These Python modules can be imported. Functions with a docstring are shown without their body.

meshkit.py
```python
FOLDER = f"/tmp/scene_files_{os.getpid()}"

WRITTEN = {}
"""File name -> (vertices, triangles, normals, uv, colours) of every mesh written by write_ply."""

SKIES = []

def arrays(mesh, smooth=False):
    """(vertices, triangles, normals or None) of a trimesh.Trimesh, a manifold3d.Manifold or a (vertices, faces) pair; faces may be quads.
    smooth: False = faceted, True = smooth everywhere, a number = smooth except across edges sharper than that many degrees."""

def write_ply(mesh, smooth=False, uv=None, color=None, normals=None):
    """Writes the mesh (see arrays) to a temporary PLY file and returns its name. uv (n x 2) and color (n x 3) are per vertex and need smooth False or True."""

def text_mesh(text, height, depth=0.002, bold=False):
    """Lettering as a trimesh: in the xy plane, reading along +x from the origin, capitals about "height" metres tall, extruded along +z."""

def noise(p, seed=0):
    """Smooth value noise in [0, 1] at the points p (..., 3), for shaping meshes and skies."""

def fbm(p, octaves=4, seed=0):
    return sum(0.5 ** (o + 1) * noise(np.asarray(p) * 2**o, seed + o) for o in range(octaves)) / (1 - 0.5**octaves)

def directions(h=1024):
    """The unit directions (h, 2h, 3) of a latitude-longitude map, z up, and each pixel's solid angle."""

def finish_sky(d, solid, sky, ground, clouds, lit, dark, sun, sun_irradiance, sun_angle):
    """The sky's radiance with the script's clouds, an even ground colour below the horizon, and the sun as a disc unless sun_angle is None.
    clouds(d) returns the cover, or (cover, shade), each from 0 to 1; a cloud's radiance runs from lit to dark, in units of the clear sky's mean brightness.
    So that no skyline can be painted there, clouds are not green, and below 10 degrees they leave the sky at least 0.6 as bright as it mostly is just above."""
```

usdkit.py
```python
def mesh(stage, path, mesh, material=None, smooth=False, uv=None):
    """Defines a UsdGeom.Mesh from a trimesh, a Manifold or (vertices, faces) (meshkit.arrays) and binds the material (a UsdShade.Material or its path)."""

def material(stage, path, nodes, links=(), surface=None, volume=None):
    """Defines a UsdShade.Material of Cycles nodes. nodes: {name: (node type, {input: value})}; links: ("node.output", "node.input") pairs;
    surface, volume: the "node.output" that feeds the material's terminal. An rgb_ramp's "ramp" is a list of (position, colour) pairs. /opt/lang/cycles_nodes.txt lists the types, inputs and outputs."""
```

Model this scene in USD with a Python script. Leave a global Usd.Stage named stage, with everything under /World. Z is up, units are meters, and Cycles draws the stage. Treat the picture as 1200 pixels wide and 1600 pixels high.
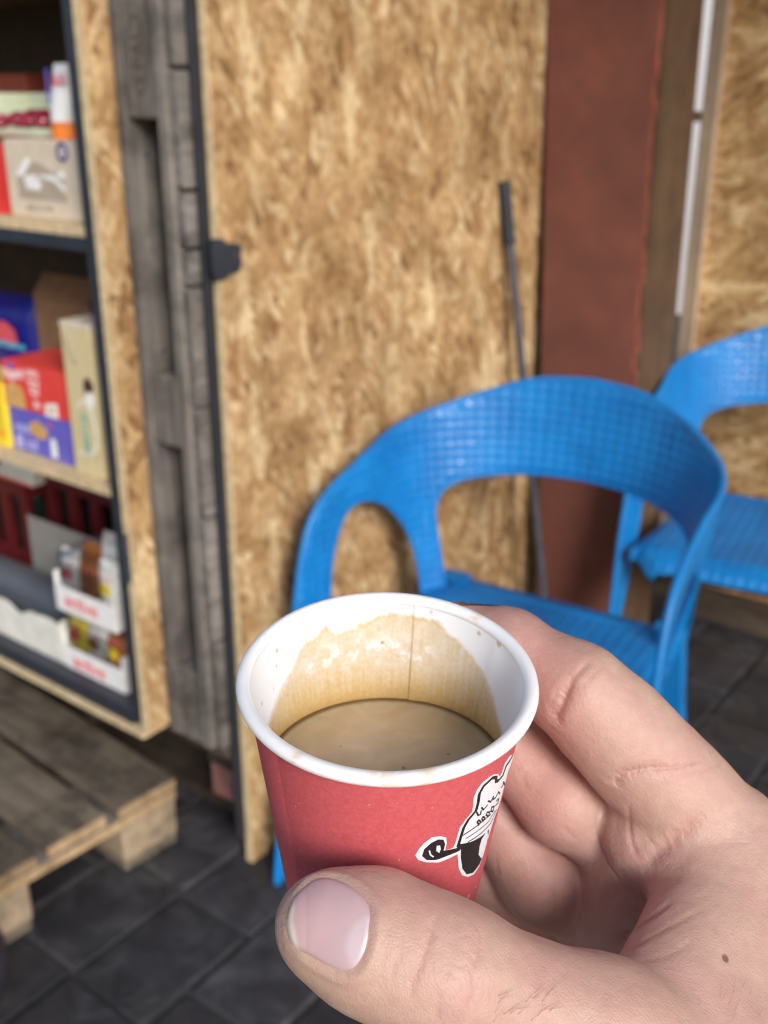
import math, random
import numpy as np, trimesh, usdkit, meshkit
from pxr import Usd, UsdGeom, UsdLux, UsdShade, Gf, Sdf, Vt
from shapely.geometry import Polygon, LineString, Point
from shapely.ops import unary_union
import manifold3d as m3
from scipy.spatial import cKDTree

rng = np.random.default_rng(7); random.seed(7)
stage = Usd.Stage.CreateInMemory()
UsdGeom.SetStageUpAxis(stage, 'Z'); UsdGeom.SetStageMetersPerUnit(stage, 1.0)
UsdGeom.Xform.Define(stage, '/World'); UsdGeom.Scope.Define(stage, '/World/Looks')

# ------------------------------------------------------------------ camera, sky, sun, exposure
EYE = np.array([0, 0, 1.3]); PITCH, AZ = math.atan(650 / 1650), math.radians(37.6)
_f0 = np.array([-math.sin(AZ), math.cos(AZ), 0]); CR = np.array([math.cos(AZ), math.sin(AZ), 0]); _z = np.array([0, 0, 1.])
CF = math.cos(PITCH) * _f0 - math.sin(PITCH) * _z; CU = math.sin(PITCH) * _f0 + math.cos(PITCH) * _z
cam = UsdGeom.Camera.Define(stage, '/World/camera')
M = Gf.Matrix4d(*CR, 0, *CU, 0, *(-CF), 0, *EYE, 1)
cam.AddTransformOp().Set(M)
cam.CreateFocalLengthAttr(24.0); cam.CreateHorizontalApertureAttr(24.0 * 1200 / 1650); cam.CreateVerticalApertureAttr(24.0 * 1600 / 1650)
cam.CreateFStopAttr(13.5); cam.CreateFocusDistanceAttr(0.203); cam.CreateClippingRangeAttr(Gf.Vec2f(.02, 500))
cam.CreateExposureAttr(1.2)

SUN_EL, SUN_AZ = math.radians(27), math.atan2(1.0, -.58)           # azimuth = atan2(x, y)
sky = usdkit.material(stage, '/World/Looks/sky_light', {
    's': ('sky_texture', {'sky_type': 'single_scattering', 'sun_disc': False, 'sun_elevation': SUN_EL, 'sun_rotation': SUN_AZ, 'aerosol_density': 2.0}),
    'h': ('hsv', {'saturation': 1.05}), 'b': ('background_shader', {'strength': 0.06})},
    [('s.color', 'h.color'), ('h.color', 'b.color')], surface='b.background')
dome = UsdLux.DomeLight.Define(stage, '/World/sky')
UsdShade.MaterialBindingAPI.Apply(dome.GetPrim()).Bind(sky)
dome.GetPrim().SetCustomDataByKey('kind', 'structure')
sun = UsdLux.DistantLight.Define(stage, '/World/sun')
sun.CreateNormalizeAttr(True); sun.CreateIntensityAttr(0.4); sun.CreateAngleAttr(22.0); sun.CreateColorAttr(Gf.Vec3f(1, .965, .92))
_d = np.array([math.sin(SUN_AZ) * math.cos(SUN_EL), math.cos(SUN_AZ) * math.cos(SUN_EL), math.sin(SUN_EL)])
_x = np.cross([0, 0, 1.], _d); _x /= np.linalg.norm(_x); _y = np.cross(_d, _x)
sun.AddTransformOp().Set(Gf.Matrix4d(*_x, 0, *_y, 0, *_d, 0, 0, 0, 0, 1))

# ------------------------------------------------------------------ helpers
USED = {}
def numbered(path):
    n = USED.get(path, 0); USED[path] = n + 1
    return path if n == 0 else f'{path}_{n:03d}'
def tag(p, label=None, cat=None, group=None, kind=None):
    p = p.GetPrim() if hasattr(p, 'GetPrim') else p
    for k, v in (('label', label), ('category', cat), ('group', group), ('kind', kind)):
        if v: p.SetCustomDataByKey(k, v)
    return p
class Thing:
    """An Xform at the thing's base; part() adds a mesh given in world coordinates (or local ones with local=True)."""
    def __init__(s, name, label=None, cat=None, loc=(0, 0, 0), rot=0, group=None, kind=None):
        s.path = numbered('/World/' + name); s.loc = np.array(loc, float); s.rot = rot
        s.x = UsdGeom.Xform.Define(stage, s.path); s.x.AddTranslateOp().Set(Gf.Vec3d(*map(float, loc)))
        if rot: s.x.AddRotateZOp().Set(math.degrees(rot))
        tag(s.x, label, cat, group, kind)
    def part(s, name, mesh, mat, smooth=False, under=None, local=False, uv=None, col=None, label=None, kind=None):
        v, f = mesh_arrays(mesh)
        if not local:
            v = v - s.loc
            if s.rot:
                c, q = math.cos(-s.rot), math.sin(-s.rot); v = np.stack([c * v[:, 0] - q * v[:, 1], q * v[:, 0] + c * v[:, 1], v[:, 2]], 1)
        path = numbered((under or s.path) + '/' + name)
        return put(path, (v, f), mat, smooth, uv, col, label, kind)
def mesh_arrays(mesh):
    v, f, _ = meshkit.arrays(mesh)
    return v, f
def put(path, mesh, mat, smooth=False, uv=None, col=None, label=None, kind=None):
    m = usdkit.mesh(stage, path, mesh, mat, smooth, uv)
    if col is not None:
        UsdGeom.PrimvarsAPI(m).CreatePrimvar('Col', Sdf.ValueTypeNames.Color3fArray, 'vertex').Set(Vt.Vec3fArray.FromNumpy(np.asarray(col, np.float32)))
    tag(m, label, None, None, kind)
    return path
def cat(*ms):
    ms = [mesh_arrays(m) for m in ms]; n = np.cumsum([0] + [len(m[0]) for m in ms])
    return np.vstack([m[0] for m in ms]), np.vstack([m[1] + k for m, k in zip(ms, n)])
def box(x0, x1, y0, y1, z0, z1, bev=0.0):
    """An axis-aligned box; bev chamfers its edges."""
    lo, hi = np.array([x0, y0, z0], float), np.array([x1, y1, z1], float)
    if bev <= 0:
        b = trimesh.creation.box(extents=hi - lo); b.apply_translation((lo + hi) / 2); return mesh_arrays(b)
    pts = []
    for a in range(3):
        l, h = lo + bev, hi - bev; l[a], h[a] = lo[a], hi[a]
        pts += [[(l, h)[i][0], (l, h)[j][1], (l, h)[k][2]] for i in (0, 1) for j in (0, 1) for k in (0, 1)]
    return mesh_arrays(trimesh.convex.convex_hull(np.array(pts)))
def xf(mesh, rz=0, ry=0, rx=0, at=(0, 0, 0), pivot=(0, 0, 0)):
    v, f = mesh_arrays(mesh); v = v - np.array(pivot)
    R = trimesh.transformations.euler_matrix(rx, ry, rz)[:3, :3]
    return v @ R.T + np.array(pivot) + np.array(at), f
def tube(pts, r, n=10, cap=True):
    """A round bar along points; r a number or one per point."""
    P = np.asarray(pts, float); r = np.broadcast_to(np.asarray(r, float), (len(P),))
    T = np.gradient(P, axis=0); T /= np.linalg.norm(T, axis=1, keepdims=True)
    u = np.cross(T[0], [0, 0, 1.] if abs(T[0][2]) < .9 else [1., 0, 0]); u /= np.linalg.norm(u); V = []
    for p, t, q in zip(P, T, r):
        u = u - t * (u @ t); u /= np.linalg.norm(u); w = np.cross(t, u)
        a = np.arange(n) * 2 * np.pi / n
        V.append(p + q * (np.cos(a)[:, None] * u + np.sin(a)[:, None] * w))
    V = np.vstack(V); F = []
    for i in range(len(P) - 1):
        a = i * n + np.arange(n); b = i * n + (np.arange(n) + 1) % n
        F += [np.stack([a, b, b + n], 1), np.stack([a, b + n, a + n], 1)]
    if cap:
        V = np.vstack([V, P[:1], P[-1:]]); c0, c1 = len(V) - 2, len(V) - 1; a = np.arange(n); b = (a + 1) % n; e = (len(P) - 1) * n
        F += [np.stack([b, a, np.full(n, c0)], 1), np.stack([a + e, b + e, np.full(n, c1)], 1)]
    return V, np.vstack(F)
def lathe(profile, n=64):
    """Profile [(r, z)] turned about z."""
    P = np.asarray(profile, float); a = np.arange(n) * 2 * np.pi / n
    V = np.stack([P[:, 0, None] * np.cos(a), P[:, 0, None] * np.sin(a), np.broadcast_to(P[:, 1, None], (len(P), n))], -1).reshape(-1, 3); F = []
    for i in range(len(P) - 1):
        k = i * n + np.arange(n); j = i * n + (np.arange(n) + 1) % n
        F += [np.stack([k, j, j + n], 1), np.stack([k, j + n, k + n], 1)]
    return V, np.vstack(F)
def flat(poly, depth):
    """A shapely polygon pushed up by depth."""
    gs = getattr(poly, 'geoms', [poly])
    return cat(*[trimesh.creation.extrude_polygon(g, depth, engine='earcut') for g in gs if g.area > 1e-9])
def smooth_line(pts, n=8):
    """Catmull-Rom through points."""
    P = np.asarray(pts, float); P = np.vstack([2 * P[0] - P[1], P, 2 * P[-1] - P[-2]]); out = []
    for i in range(1, len(P) - 2):
        t = np.linspace(0, 1, n, endpoint=False)[:, None]; a, b, c, d = P[i - 1:i + 3]
        out.append(.5 * (2 * b + (c - a) * t + (2 * a - 5 * b + 4 * c - d) * t ** 2 + (3 * b - a - 3 * c + d) * t ** 3))
    return np.vstack(out + [P[-2:-1]])
def chaikin(P, n=2):
    P = np.asarray(P, float)
    for _ in range(n):
        Q = np.roll(P, -1, 0); P = np.stack([.75 * P + .25 * Q, .25 * P + .75 * Q], 1).reshape(-1, 2)
    return P

# ------------------------------------------------------------------ materials
def mat(name, nodes, links, surface='p.BSDF'):
    return usdkit.material(stage, '/World/Looks/' + name, nodes, links, surface=surface)
def plain(name, color, rough=.5, var=.12, scale=14., bump=.0, bscale=120., spec=.5, metallic=0., coat=0.):
    """A colour with a slow tone drift and optional fine relief."""
    lo, hi = [c * (1 - var) for c in color], [min(1, c * (1 + var)) for c in color]
    nodes = {'tc': ('texture_coordinate', {}), 'n': ('noise_texture', {'scale': scale, 'detail': 5.0, 'roughness': .6}), 'r': ('rgb_ramp', {'ramp': [(.3, lo), (.7, hi)]}),
             'p': ('principled_bsdf', {'roughness': rough, 'specular_ior_level': spec, 'metallic': metallic, 'coat_weight': coat})}
    links = [('tc.object', 'n.vector'), ('n.fac', 'r.fac'), ('r.color', 'p.base_color')]
    if bump:
        nodes |= {'bn': ('noise_texture', {'scale': bscale, 'detail': 4.0}), 'b': ('bump', {'strength': .6, 'distance': bump})}
        links += [('tc.object', 'bn.vector'), ('bn.fac', 'b.height'), ('b.normal', 'p.normal')]
    return mat(name, nodes, links)
def osb(name, axes, tint=(1, 1, 1), size=1.0):
    """Pressed strand board: three layers of long slivers. axes: rotation that brings the board's long direction to texture x, its face to the xy plane."""
    cols = [(.27, .155, .075), (.40, .25, .125), (.48, .32, .17), (.54, .38, .22), (.68, .54, .36)]
    cols = [tuple(c * t for c, t in zip(k, tint)) for k in cols]
    nodes = {'tc': ('geometry', {}), 'm0': ('mapping', {'rotation': axes}),
             'p': ('principled_bsdf', {'roughness': .62, 'specular_ior_level': .3})}
    links = [('tc.position', 'm0.vector')]; prev = None; height = None
    for i, (ang, sx, sy) in enumerate(((.1, 13, 40), (.85, 16, 50), (-.65, 14, 38), (1.4, 16, 46), (-.25, 13, 42), (.6, 30, 95))):
        a, q = f'm{i+1}', f'v{i}'
        nodes |= {f'wn{i}': ('noise_texture', {'scale': 9.0 * size, 'detail': 1.0}), f'wm{i}': ('vector_math', {'math_type': 'scale', 'scale': .008}), f'wa{i}': ('vector_math', {'math_type': 'add'}),
                  a + 'r': ('mapping', {'rotation': (0, 0, ang), 'location': (i * 3.7, i * 1.3, 0)}), a: ('mapping', {'scale': (sx * size, sy * size, 3.0)}),
                  q: ('voronoi_texture', {'feature': 'f1', 'scale': 1.0, 'randomness': 1.0}),
                  f's{i}': ('separate_color', {}), f'r{i}': ('rgb_ramp', {'ramp': [(.0, cols[0]), (.12, cols[1]), (.42, cols[2]), (.75, cols[3]), (1, cols[4])]})}
        links += [(f'm0.vector', f'wn{i}.vector'), (f'wn{i}.color', f'wm{i}.vector1'), (f'wm{i}.vector', f'wa{i}.vector1'), ('m0.vector', f'wa{i}.vector2'),
                  (f'wa{i}.vector', a + 'r.vector'), (a + 'r.vector', a + '.vector'), (a + '.vector', q + '.vector'), (q + '.color', f's{i}.color'), (f's{i}.r', f'r{i}.fac')]
        if prev is None:
            prev, height = f'r{i}.color', f's{i}.r'
        else:
            nodes |= {f'k{i}': ('math', {'math_type': 'greater_than', 'value2': .62}), f'x{i}': ('mix', {}), f'hx{i}': ('mix', {})}
            links += [(f's{i}.g', f'k{i}.value1'), (f'k{i}.value', f'x{i}.fac'), (prev, f'x{i}.color1'), (f'r{i}.color', f'x{i}.color2'),
                      (f'k{i}.value', f'hx{i}.fac'), (height, f'hx{i}.color1'), (f's{i}.b', f'hx{i}.color2')]
            prev, height = f'x{i}.color', f'hx{i}.color'
    nodes |= {'pm': ('mapping', {'rotation': (0, 0, .12), 'location': (5, 2, 0)}), 'ps': ('mapping', {'scale': (9 * size, 42 * size, 3)}), 'pv': ('voronoi_texture', {'feature': 'f1', 'scale': 1.0}), 'pc': ('separate_color', {}), 'pk': ('math', {'math_type': 'greater_than', 'value2': .88}), 'pf': ('math', {'math_type': 'multiply', 'value2': .6}), 'px': ('mix', {'color2': tuple(c * t for c, t in zip((.78, .64, .43), tint))}),
              'dn': ('noise_texture', {'scale': 55.0, 'detail': 4.0, 'roughness': .7}), 'dr': ('rgb_ramp', {'ramp': [(.32, (.55, .46, .36)), (.5, (1, 1, 1))]}), 'dx': ('mix', {'mix_type': 'multiply', 'fac': .7})}
    links += [('wa0.vector', 'pm.vector'), ('pm.vector', 'ps.vector'), ('ps.vector', 'pv.vector'), ('pv.color', 'pc.color'), ('pc.r', 'pk.value1'), ('pk.value', 'pf.value1'), ('pf.value', 'px.fac'), (prev, 'px.color1'),
              ('m0.vector', 'dn.vector'), ('dn.fac', 'dr.fac'), ('px.color', 'dx.color1'), ('dr.color', 'dx.color2')]; prev = 'dx.color'
    nodes |= {'gm': ('mapping', {'scale': (70, 130, 80)}), 'gn': ('noise_texture', {'scale': 1.0, 'detail': 4.0}), 'gr': ('rgb_ramp', {'ramp': [(.3, (.74, .70, .64)), (.6, (1.08, 1.08, 1.07))]}),
              'gx': ('mix', {'mix_type': 'multiply', 'fac': 1.0}), 'ln': ('noise_texture', {'scale': 7.0, 'detail': 5.0, 'roughness': .6}), 'lr': ('rgb_ramp', {'ramp': [(.3, (.62, .55, .46)), (.66, (1.18, 1.18, 1.16))]}),
              'lx': ('mix', {'mix_type': 'multiply', 'fac': 1.0}), 'bu': ('bump', {'strength': .5, 'distance': .0012})}
    links += [('m0.vector', 'gm.vector'), ('gm.vector', 'gn.vector'), ('gn.fac', 'gr.fac'), (prev, 'gx.color1'), ('gr.color', 'gx.color2'),
              ('m0.vector', 'ln.vector'), ('ln.fac', 'lr.fac'), ('gx.color', 'lx.color1'), ('lr.color', 'lx.color2'), ('lx.color', 'p.base_color'),
              (height, 'bu.height'), ('bu.normal', 'p.normal')]
    return mat(name, nodes, links)
def wood(name, c0, c1, axis, scale=1.0, rough=.75, stain=.5):
    """Sawn timber, grain along axis 0, 1 or 2, with dirt blotches."""
    st = [55.0 * scale] * 3; st[axis] = 2.6 * scale
    nodes = {'tc': ('geometry', {}), 'm': ('mapping', {'scale': st}), 'n': ('noise_texture', {'scale': 1.0, 'detail': 7.0, 'roughness': .65, 'distortion': .6}),
             'r': ('rgb_ramp', {'ramp': [(.3, c0), (.5, [(a + b) / 2 for a, b in zip(c0, c1)]), (.72, c1)]}),
             'd': ('noise_texture', {'scale': 11.0, 'detail': 6.0, 'roughness': .7}), 'dr': ('rgb_ramp', {'ramp': [(.36, (1 - stain,) * 3), (.56, (1, 1, 1))]}),
             'oi': ('object_info', {}), 'or': ('map_range', {'from_min': 0., 'from_max': 1., 'to_min': .8, 'to_max': 1.2}),
             'x': ('mix', {'mix_type': 'multiply', 'fac': 1.0}), 'b': ('bump', {'strength': .7, 'distance': .0018}), 'hv': ('hsv', {}), 'p': ('principled_bsdf', {'roughness': rough, 'specular_ior_level': .25})}
    links = [('tc.position', 'm.vector'), ('m.vector', 'n.vector'), ('n.fac', 'r.fac'), ('tc.position', 'd.vector'), ('d.fac', 'dr.fac'), ('r.color', 'x.color1'), ('dr.color', 'x.color2'),
             ('oi.random', 'or.value'), ('or.result', 'hv.value'), ('x.color', 'hv.color'), ('hv.color', 'p.base_color'), ('n.fac', 'b.height'), ('b.normal', 'p.normal')]
    return mat(name, nodes, links)
def vcol(name, rough, subs=0., radius=(1, .35, .2), subscale=.004, bump=None, spec=.5, coat=0.):
    nodes = {'a': ('attribute', {'attribute': 'Col'}), 'p': ('principled_bsdf', {'roughness': rough, 'subsurface_weight': subs, 'subsurface_radius': radius, 'subsurface_scale': subscale, 'specular_ior_level': spec, 'coat_weight': coat, 'coat_roughness': .15})}
    links = [('a.color', 'p.base_color')]
    if bump: nodes |= bump[0]; links += bump[1]
    return mat(name, nodes, links)
# ------------------------------------------------------------------ looks used by the place
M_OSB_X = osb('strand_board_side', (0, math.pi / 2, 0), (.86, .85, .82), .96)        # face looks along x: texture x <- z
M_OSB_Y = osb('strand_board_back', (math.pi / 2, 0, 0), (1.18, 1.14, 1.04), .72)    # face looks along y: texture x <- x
M_EDGE = plain('board_edge', (.58, .45, .27), .8, .25, 60, .002, 300)
M_STEEL = plain('dark_steel', (.022, .028, .040), .45, .3, 25)
M_GAP = plain('blackened_steel', (.012, .014, .020), .6, .3, 25)
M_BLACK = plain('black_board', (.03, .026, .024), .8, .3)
M_PAL = {a: wood('grey_timber_' + 'xyz'[a], (.085, .078, .072), (.27, .245, .225), a) for a in range(3)}
M_PALF = {a: wood('deck_timber_' + 'xyz'[a], (.085, .068, .050), (.20, .165, .125), a, stain=.6) for a in range(3)}
M_PALE = wood('end_timber', (.26, .17, .09), (.48, .34, .20), 0, .8, stain=.35)
M_BLOCK = wood('block_timber', (.20, .15, .10), (.38, .30, .21), 0, .7, stain=.45)
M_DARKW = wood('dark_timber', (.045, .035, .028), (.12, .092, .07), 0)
M_PINK = plain('pink_paint', (.42, .20, .18), .8, .3, 30, .001)
M_TILE = mat('slate_tile', {'g': ('geometry', {}), 'n': ('noise_texture', {'scale': 16.0, 'detail': 8.0, 'roughness': .65, 'distortion': .8}), 'n2': ('noise_texture', {'scale': 4.0, 'detail': 5.0}),
    'r': ('rgb_ramp', {'ramp': [(.25, (.014, .015, .018)), (.5, (.033, .034, .040)), (.72, (.062, .062, .067))]}), 'r2': ('rgb_ramp', {'ramp': [(.35, (.75, .7, .66)), (.65, (1.15, 1.15, 1.2))]}),
    'x': ('mix', {'mix_type': 'multiply', 'fac': 1.0}), 'oi': ('object_info', {}), 'om': ('map_range', {'to_min': .75, 'to_max': 1.3}), 'hv': ('hsv', {}), 'rr': ('map_range', {'from_min': .3, 'from_max': .7, 'to_min': .42, 'to_max': .75}),
    'b': ('bump', {'strength': .8, 'distance': .006}), 'p': ('principled_bsdf', {'specular_ior_level': .35})},
    [('g.position', 'n.vector'), ('g.position', 'n2.vector'), ('n.fac', 'r.fac'), ('n2.fac', 'r2.fac'), ('r.color', 'x.color1'), ('r2.color', 'x.color2'), ('oi.random', 'om.value'), ('om.result', 'hv.value'),
     ('x.color', 'hv.color'), ('hv.color', 'p.base_color'), ('n.fac', 'b.height'), ('b.normal', 'p.normal'), ('n2.fac', 'rr.value'), ('rr.result', 'p.roughness')])
M_GROUT = plain('grout', (.042, .041, .040), .9, .35, 20, .001)
M_RED = mat('red_oxide_paint', {'g': ('geometry', {}), 'n': ('noise_texture', {'scale': 7.0, 'detail': 6.0, 'roughness': .6}), 'r': ('rgb_ramp', {'ramp': [(.3, (.125, .048, .038)), (.55, (.17, .063, .048)), (.75, (.225, .078, .057))]}),
    'p': ('principled_bsdf', {'roughness': .6, 'specular_ior_level': .3})}, [('g.position', 'n.vector'), ('n.fac', 'r.fac'), ('r.color', 'p.base_color')])
M_REDEDGE = plain('worn_red_edge', (.22, .062, .042), .6, .5, 30)
M_BROWN = wood('brown_timber', (.065, .038, .022), (.115, .07, .04), 2, .5, stain=.3)
M_WHITE = plain('white_render', (.78, .76, .78), .8, .05)

# ------------------------------------------------------------------ ground
g = Thing('ground', kind='structure')
g.part('joint_bed', (np.array([[-40, -40, -.006], [40, -40, -.006], [40, 40, -.006], [-40, 40, -.006]], float), np.array([[0, 1, 2], [0, 2, 3]])), M_GROUT)
known = {-1: .728, 0: .72, 1: .81}
def slab(x0, x1, y0, y1):
    gp = .0045; dz = rng.normal(0, .0012); v, f = box(x0 + gp, x1 - gp, y0 + gp, y1 - gp, -.03, .0, .004)
    v = v.copy(); top = v[:, 2] > -.01
    v[top, 2] += dz + (v[top, 0] - x0) * rng.normal(0, .006) + (v[top, 1] - y0) * rng.normal(0, .006)
    v[:, :2] += rng.normal(0, .0012, (len(v), 2)); return v, f
for i in range(-7, 9):
    x0 = -1.183 + .17 * i; off = known.get(i, rng.uniform(0, .232))
    y = off - .232 * 8
    while y < 2.62:
        if y > -.5 and (x0 > -1.6 or y < 1.4): g.part('tile', slab(x0, x0 + .17, y, min(y + .232, 2.63)), M_TILE)
        y += .232

# ------------------------------------------------------------------ the shop's shelf unit
s = Thing('shelf_unit', 'open shop shelf with dark steel frame and strand board shelves, full of packets', 'shelf unit', (-1.8, 1.2, .245))
for (x0, x1, y0, y1) in ((-1.330, -1.303, 1.0, 1.03), (-2.40, -2.373, 1.0, 1.03)):
    pst = s.part('post', box(x0, x1, y0, y1, .27, 1.95, .002), M_STEEL)
s.part('hinge', lathe([(0, 0), (.008, 0), (.008, .075), (0, .075)], 14)[0:2] if False else xf(lathe([(.0005, 0), (.0075, 0), (.0075, .085), (.0005, .085)], 14), at=(-1.297, .992, .555)), M_STEEL)
s.part('shelf', box(-2.36, -1.331, 1.004, 1.48, 1.105, 1.12), M_EDGE); s.part('rail', box(-2.37, -1.331, 1.0, 1.026, 1.084, 1.1045), M_STEEL)
s.part('shelf', box(-2.36, -1.331, 1.004, 1.48, .692, .709), M_EDGE)
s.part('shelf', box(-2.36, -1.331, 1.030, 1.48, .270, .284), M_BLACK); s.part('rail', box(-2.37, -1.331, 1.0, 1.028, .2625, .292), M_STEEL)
s.part('floor_board', box(-2.41, -1.302, .996, 1.49, .246, .262), M_EDGE)
s.part('side_panel', box(-1.300, -1.286, .998, 1.50, .262, 1.95), M_OSB_X)
s.part('edge_strip', box(-1.3005, -1.2855, .9955, .9975, .262, 1.95), M_EDGE)
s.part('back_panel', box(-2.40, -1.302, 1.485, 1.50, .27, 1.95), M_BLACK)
s.part('side_panel', box(-2.415, -2.402, .998, 1.50, .262, 1.95), M_OSB_X)
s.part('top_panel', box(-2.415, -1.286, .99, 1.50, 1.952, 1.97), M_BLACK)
s.part('upper_board', box(-2.36, -1.331, 1.04, 1.48, 1.475, 1.50), M_DARKW)

# ------------------------------------------------------------------ pallets
def oval(cx, cz, y, rx, rz, w, mat, th, path):
    """A raised oval line on a face that looks along -y."""
    a = np.linspace(0, 2 * np.pi, 40); th.part('stamp', tube(np.stack([cx + rx * np.cos(a), np.full(40, y), cz + rz * np.sin(a)], 1), w, 6, False), mat, True, under=path)
M_STAMP = plain('burnt_stamp', (.06, .045, .035), .9)
u = Thing('wooden_pallet', 'weathered grey pallet standing upright between shelf and strand board panel', 'pallet', (-1.22, 1.4, .249))
YF = 1.042
blk = []
for z0, z1 in ((1.27, 1.435), (.790, .902), (.2495, .385)):
    blk.append(u.part('block', box(-1.262, -1.199, YF + .002, YF + .1, z0, z1, .003), M_PAL[2]))
for y0, y1 in ((YF, YF + .1), (YF + .35, YF + .45), (YF + .7, YF + .8)):
    u.part('bottom_board', box(-1.284, -1.2625, y0, y1, .25, 1.434, .002), M_PAL[2])
    u.part('stringer_board', box(-1.1985, -1.178, y0, y1, .25, 1.434, .002), M_PAL[2])
zz = [1.435, 1.335, 1.176, 1.095, 1.042, .86, .68, .46, .25]
for a, b in zip(zz[1:], zz[:-1]):
    u.part('deck_board', box(-1.1775, -1.1575, YF + .004 + rng.uniform(0, .005), YF + .8, a + .0025, b - .0025, .003), M_PAL[1])
oval(-1.231, 1.352, YF + .002, .019, .05, .0014, M_STAMP, u, blk[0]); oval(-1.231, .318, YF + .002, .019, .042, .0014, M_STAMP, u, blk[2])
def lettering(txt, h, x, z, y, rot90=True, depth=.0008):
    v, f = mesh_arrays(meshkit.text_mesh(txt, h, depth)); v = v - [(v[:, 0].min() + v[:, 0].max()) / 2, h / 2, 0]
    if rot90: v = np.stack([-v[:, 1], v[:, 0], v[:, 2]], 1)
    return np.stack([x + v[:, 0], y - v[:, 2], z + v[:, 1]], 1), f[:, ::1]
u.part('stamp', lettering('EPAL', .021, -1.231, 1.352, YF + .002), M_STAMP, under=blk[0]); u.part('stamp', lettering('EPAL', .018, -1.231, .318, YF + .002), M_STAMP, under=blk[2])
for z, yy in ((1.22, .03), (1.10, .06), (.93, .035), (.66, .04)): u.part('nail', xf(lathe([(.0002, .002), (.003, .002), (.0036, 0)], 8), ry=math.pi / 2, at=(-1.2625, YF + yy, z)), M_STEEL)

# pallet that lies under the shelf, on the tiles, and the bearers on it
b = Thing('wooden_pallet', 'dark pallet lying under the shelf with a pink painted corner block', 'pallet', (-1.8, 1.55, 0))
for k, x in enumerate((-1.231 - .095, -1.80, -2.39)):
    for j, y in enumerate((1.168, 1.50, 1.85)):
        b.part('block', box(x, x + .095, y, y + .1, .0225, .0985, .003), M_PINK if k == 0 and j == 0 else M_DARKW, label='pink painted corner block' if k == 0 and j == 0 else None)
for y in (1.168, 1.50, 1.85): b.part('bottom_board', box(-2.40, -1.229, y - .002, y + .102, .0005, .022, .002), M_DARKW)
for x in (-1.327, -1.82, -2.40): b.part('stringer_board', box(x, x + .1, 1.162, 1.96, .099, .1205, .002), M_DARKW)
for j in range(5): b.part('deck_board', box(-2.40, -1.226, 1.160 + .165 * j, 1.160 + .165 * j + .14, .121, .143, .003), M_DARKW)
for k, x in enumerate((-1.31, -1.85, -2.38)):
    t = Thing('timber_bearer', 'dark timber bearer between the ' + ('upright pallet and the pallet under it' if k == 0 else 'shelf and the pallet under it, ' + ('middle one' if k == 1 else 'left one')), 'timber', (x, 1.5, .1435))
    t.part('batten', box(x + .02, x + .12, 1.20, 1.9, .1437, .222, .004), M_DARKW); t.part('top_plank', box(x, x + .148, 1.066, 1.92, .2225, .2445, .003), M_DARKW)

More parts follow.
